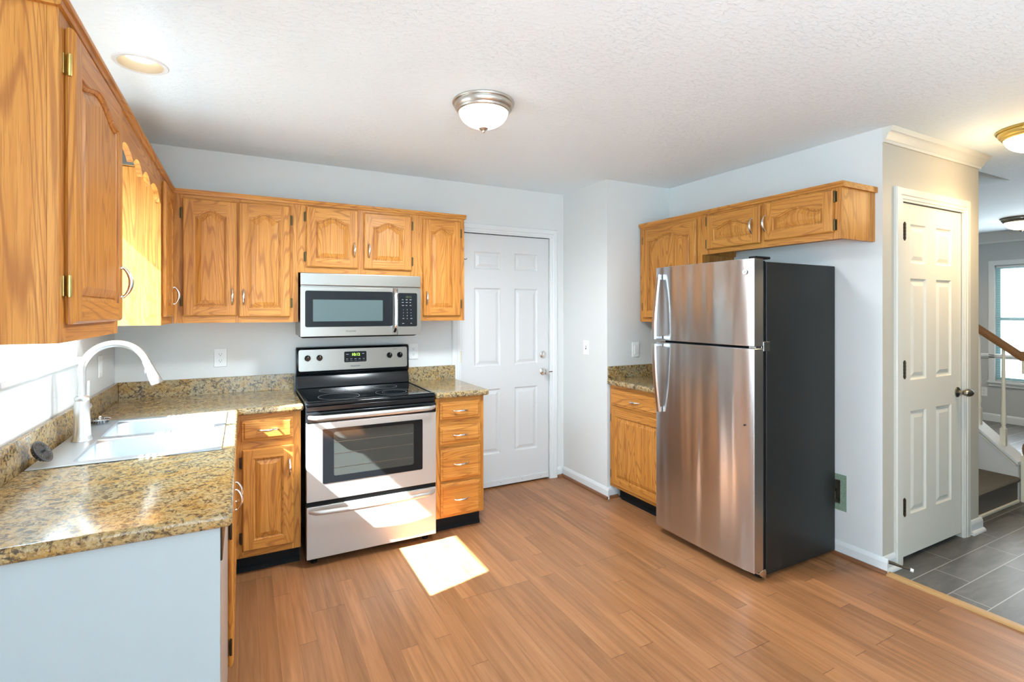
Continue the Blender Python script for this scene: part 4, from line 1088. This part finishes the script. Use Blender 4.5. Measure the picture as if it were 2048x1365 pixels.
outlet('white duplex outlet on the back wall above the long backsplash', (-0.131, YB - 0.0005, 1.140), 0)
outlet('white duplex outlet behind the right end of the range backguard', (1.122, YB - 0.0005, 1.133), 0)
outlet('white switch plate on the window wall behind the faucet', (XL + 0.0005, 3.365, 1.145), PI / 2, 'rocker')
outlet('white toggle switch plate on the bright side wall beside the door', (XS - 0.0005, 3.383, 1.136), -PI / 2, 'toggle')
outlet('white rocker switch plate in the niche above the granite splash', (2.745, YN - 0.0005, 1.129), 0, 'rocker')
outlet('white outlet low on the far grey foyer wall', (XF - 0.0005, 3.035, 0.375), -PI / 2)

# recessed valve box by refrigerator
vb = thing('valve_box', 'recessed water valve box with rough green edging low beside the refrigerator', 'valve box', (XR, RB[0], RB[2]))
m = MB(); m.grid([-0.034, 0.0, 0.178, 0.215], [-0.036, 0.0, 0.140, 0.174], lambda i, j: not (i == 1 and j == 1), -0.004, -0.0006)
m.v = [(z, x, y) for (x, y, z) in m.v]; m.build('surround', 'green', vb)
m = MB()
m.box(0.07, 0.074, 0.001, 0.177, 0.001, 0.139); m.box(0.0, 0.07, 0.001, 0.003, 0.001, 0.139); m.box(0.0, 0.07, 0.175, 0.177, 0.001, 0.139); m.box(0.0, 0.07, 0.003, 0.175, 0.001, 0.003); m.box(0.0, 0.07, 0.003, 0.175, 0.137, 0.139)
m.build('box', 'box_beige', vb)
m = MB(); m.tube([(0.040, 0.055, 0.003), (0.040, 0.055, 0.070)], 0.007, 12); m.tube([(0.040, 0.055, 0.060), (0.012, 0.055, 0.060)], [0.009, 0.009], 12); m.tube([(0.010, 0.040, 0.062), (0.010, 0.070, 0.062)], 0.004, 8)
m.build('valve', 'antique', vb, smooth=True)
# door stop
ds = thing('door_stop', 'spring door stop with white tip on the baseboard by the closet', 'door stop', (3.128, YC - 0.031, 0.058))
m = MB(); pts = [(0.0015 * math.cos(k * 1.1), -0.002 - 0.0016 * k, 0.0015 * math.sin(k * 1.1) - 0.0003 * k) for k in range(40)]
m.tube([(0, 0.017, 0.0), (0.01, -0.005, -0.002), (0.030, -0.046, -0.010), (0.042, -0.072, -0.014)], [0.010, 0.008, 0.006, 0.0045], 14); m.build('spring', 'dark_hinge', ds, smooth=True)
m = MB(); m.tube([(0.042, -0.072, -0.014), (0.048, -0.084, -0.016)], [0.0095, 0.009], 14); m.build('rubber_tip', 'rubber', ds, smooth=True)

# ------------------------------------------------------------------ ceiling lamps
def flush_lamp(label, x, y, R, glass, metal, group=None):
    t = thing('ceiling_light', label, 'ceiling light', (x, y, ZC - 0.0005), group=group)
    k = R / 0.15
    m = MB(); m.lathe([(0.150 * k, 0.0), (0.152 * k, -0.006), (0.150 * k, -0.011), (0.142 * k, -0.013), (0.143 * k, -0.020), (0.140 * k, -0.030), (0.134 * k, -0.038), (0.131 * k, -0.040), (0.128 * k, -0.048), (0.122 * k, -0.052), (0.118 * k, -0.050), (0.118 * k, -0.002)], None, 64, cap=False)
    m.build('pan', metal, t, smooth=True, angle=30)
    m = MB(); pr_ = [(0.118 * k, -0.046)]
    for i in range(1, 13):
        a_ = i / 12 * PI / 2; pr_.append((0.118 * k * math.cos(a_) + 0.002, -0.046 - 0.078 * k * math.sin(a_)))
    m.lathe(pr_, None, 48, cap=True); m.build('glass_shade', glass, t, smooth=True, angle=60)
    zb = -0.046 - 0.078 * k
    m = MB(); m.lathe([(0.003, zb + 0.004), (0.020, zb + 0.001), (0.023, zb - 0.004), (0.017, zb - 0.010), (0.008, zb - 0.014), (0.0085, zb - 0.018), (0.006, zb - 0.023), (0.001, zb - 0.026)], None, 24, cap=False)
    m.build('finial', metal, t, smooth=True, angle=40)
    return t
flush_lamp('lit dome ceiling light in the middle of the kitchen ceiling', 1.025, 2.243, 0.148, 'lamp_glass', 'nickel_pan')
flush_lamp('warm lit dome ceiling light cut by the upper right edge', 3.850, 1.135, 0.165, 'hall_glass', 'bright_brass')
flush_lamp('smaller-looking lit dome light farther off over the foyer', 7.43, 2.310, 0.170, 'hall_glass', 'antique')
light('kitchen_lamp_glow', 'SPOT', (1.025, 2.243, ZC - 0.16), 88, (0.84, 0.92, 0.98), shadow_soft_size=0.11, spot_size=math.radians(176), spot_blend=0.55)
light('hall_lamp_glow', 'SPOT', (3.85, 1.135, ZC - 0.15), 36, (1.0, 0.75, 0.43), shadow_soft_size=0.12, spot_size=math.radians(174), spot_blend=0.85)
light('hall_lamp_halo', 'POINT', (3.85, 1.135, ZC - 0.30), 4.2, (1.0, 0.68, 0.32), shadow_soft_size=0.12)
light('foyer_lamp_glow', 'SPOT', (7.43, 2.31, ZC - 0.16), 45, (1.0, 0.86, 0.70), shadow_soft_size=0.12, spot_size=math.radians(174), spot_blend=0.8)
# recessed can
RXc, RYc, RRc = -0.372, 2.545, 0.083
rc = thing('recessed_light', 'round recessed ceiling light above the sink', 'ceiling light', (RXc, RYc, ZC))
m = MB(); m.lathe([(RRc - 0.004, -0.0006), (RRc - 0.004, -0.004), (RRc + 0.010, -0.004), (RRc + 0.014, -0.0006)], None, 48, cap=False); m.build('trim_ring', 'trim', rc, smooth=True)
m = MB(); m.lathe([(RRc - 0.0045, -0.0035), (RRc - 0.006, 0.02), (RRc - 0.014, 0.075), (RRc - 0.030, 0.11)], None, 48, cap=False); m.build('reflector', 'reflector', rc, smooth=True)
m = MB(); m.lathe([(RRc - 0.022, 0.060), (RRc - 0.020, 0.036), (RRc - 0.030, 0.026), (0.002, 0.022)], None, 40, cap=True); m.build('bulb', 'bulb', rc, smooth=True, angle=60)
# hole in ceiling for the can
cut = MB(); cut.lathe([(RRc - 0.004, -0.05), (RRc - 0.004, 0.14)], Tm((RXc, RYc, ZC)), 48)
cutter = cut.build('cutter', 'trim')
ceil = bpy.data.objects['ceiling']
bmod = ceil.modifiers.new('b', 'BOOLEAN'); bmod.object = cutter; bmod.operation = 'DIFFERENCE'; bmod.solver = 'EXACT'
bpy.context.view_layer.update()
me = bpy.data.meshes.new_from_object(ceil.evaluated_get(bpy.context.evaluated_depsgraph_get()))
ceil.modifiers.clear(); ceil.data = me
if not me.materials: me.materials.append(M['ceiling'])
else: me.materials[0] = M['ceiling']
bpy.data.objects.remove(cutter)

# ------------------------------------------------------------------ staircase
st = thing('staircase', 'carpeted stairs with white knee wall, balusters and oak handrail past the closet', 'staircase', (4.275, 1.615, 0))
SW = 5.13 - 4.275; RUN, RISE = 0.245, 0.190
for k in range(7):
    m = MB(); y0 = k * RUN; z1 = (k + 1) * RISE
    pr_ = [(y0, max(0, k * RISE + (0.022 if k == 0 else 0.0005))), (y0, z1 - 0.045), (y0 - 0.010, z1 - 0.035), (y0 - 0.018, z1 - 0.018), (y0 - 0.010, z1 - 0.003), (y0 + 0.004, z1), (y0 + RUN - 0.001, z1), (y0 + RUN - 0.001, max(0.022, k * RISE + 0.0005))]
    m.prism(pr_, 0, SW); m.build('step', 'carpet', st, smooth=True, angle=50)
m = MB(); m.prism([(-0.004, 0.0), (-0.012, 0.004), (-0.012, 0.018), (-0.004, 0.0215), (0.2, 0.0215), (0.2, 0)], 0, SW); m.build('floor_strip', 'cream', st)
kx0, kx1 = 5.135 - 4.275, 5.285 - 4.275
sl = (0.546 - 0.309) / (1.862 - 1.600)
def kz(y_): return 0.300 + sl * y_            # local y from 1.615
m = MB(); ye = 2.6
m.prism([(0.0, 0.0), (0.0, kz(0) - 0.025), (1.75, kz(1.75) - 0.025), (1.75, 0.0)], kx0, kx1); m.build('knee_wall', 'door', st)
m = MB(); m.prism([(-0.004, kz(0) - 0.024), (-0.004, kz(0) + 0.004), (1.75, kz(1.75) + 0.004), (1.75, kz(1.75) - 0.024)], kx0 - 0.014, kx1 + 0.012); m.build('cap', 'trim', st, bevel=0.004)
m = MB(); m.prism([(0.010, kz(0.01) - 0.040), (0.010, kz(0.01) - 0.0245), (1.70, kz(1.7) - 0.0245), (1.70, kz(1.7) - 0.040)], kx0 - 0.008, kx0 - 0.0005); m.build('trim_strip', 'cream', st)
bx = 5.212 - 4.275
def rail_z(y_): return 1.075 + 0.80 * y_
def baluster(y_):
    zb = kz(y_) + 0.004 + 0.018; zt = rail_z(y_) - 0.02
    m = MB(); T = Tm((bx, y_, 0))
    b0 = zb - 0.03
    m.box(bx - 0.017, bx + 0.017, y_ - 0.017, y_ + 0.017, b0, zb + 0.105)
    z = zb + 0.105
    m.lathe([(0.017, z), (0.012, z + 0.012), (0.014, z + 0.018), (0.010, z + 0.024), (0.0155, z + 0.034), (0.0165, z + 0.06), (0.012, z + 0.32), (0.0095, zt)], T, 20)
    m.build('baluster', 'cream', st, smooth=True, angle=35)
for k in range(7): baluster(0.107 + k * 0.150)
m = MB(); rp = [(-0.024, 0.0), (-0.030, 0.018), (-0.022, 0.040), (0.0, 0.052), (0.022, 0.040), (0.030, 0.018), (0.024, 0.0)]
n = len(rp); v = []
for y_ in (0.0, 1.6):
    for a_, b_ in rp: v.append((bx + a_, y_, rail_z(y_) - 0.02 + b_ * 1.3))
m.add(v, [tuple(range(n)), tuple(range(n, 2 * n))] + [(i, (i + 1) % n, n + (i + 1) % n, n + i) for i in range(n)])
m.build('handrail', 'rail_wood', st, smooth=True, angle=40)
m = MB(); m.box(bx - 0.045, bx + 0.045, -0.095, -0.006, 0.0, 0.35, 0)
m.lathe([(0.044, 0.350), (0.048, 0.365), (0.050, 0.395), (0.046, 0.425), (0.036, 0.440)], Tm((bx, -0.050, 0)), 24, 1)
m.lathe([(0.034, 0.441), (0.030, 0.60), (0.026, 0.96)], Tm((bx, -0.050, 0)), 24, 0)
m.box(bx - 0.040, bx + 0.040, -0.090, -0.010, 0.961, 1.06, 0)
m.box(bx - 0.046, bx + 0.046, -0.096, -0.004, 1.061, 1.13, 1)
m.build('newel_post', ['cream', 'rail_wood'], st, smooth=True, angle=35)
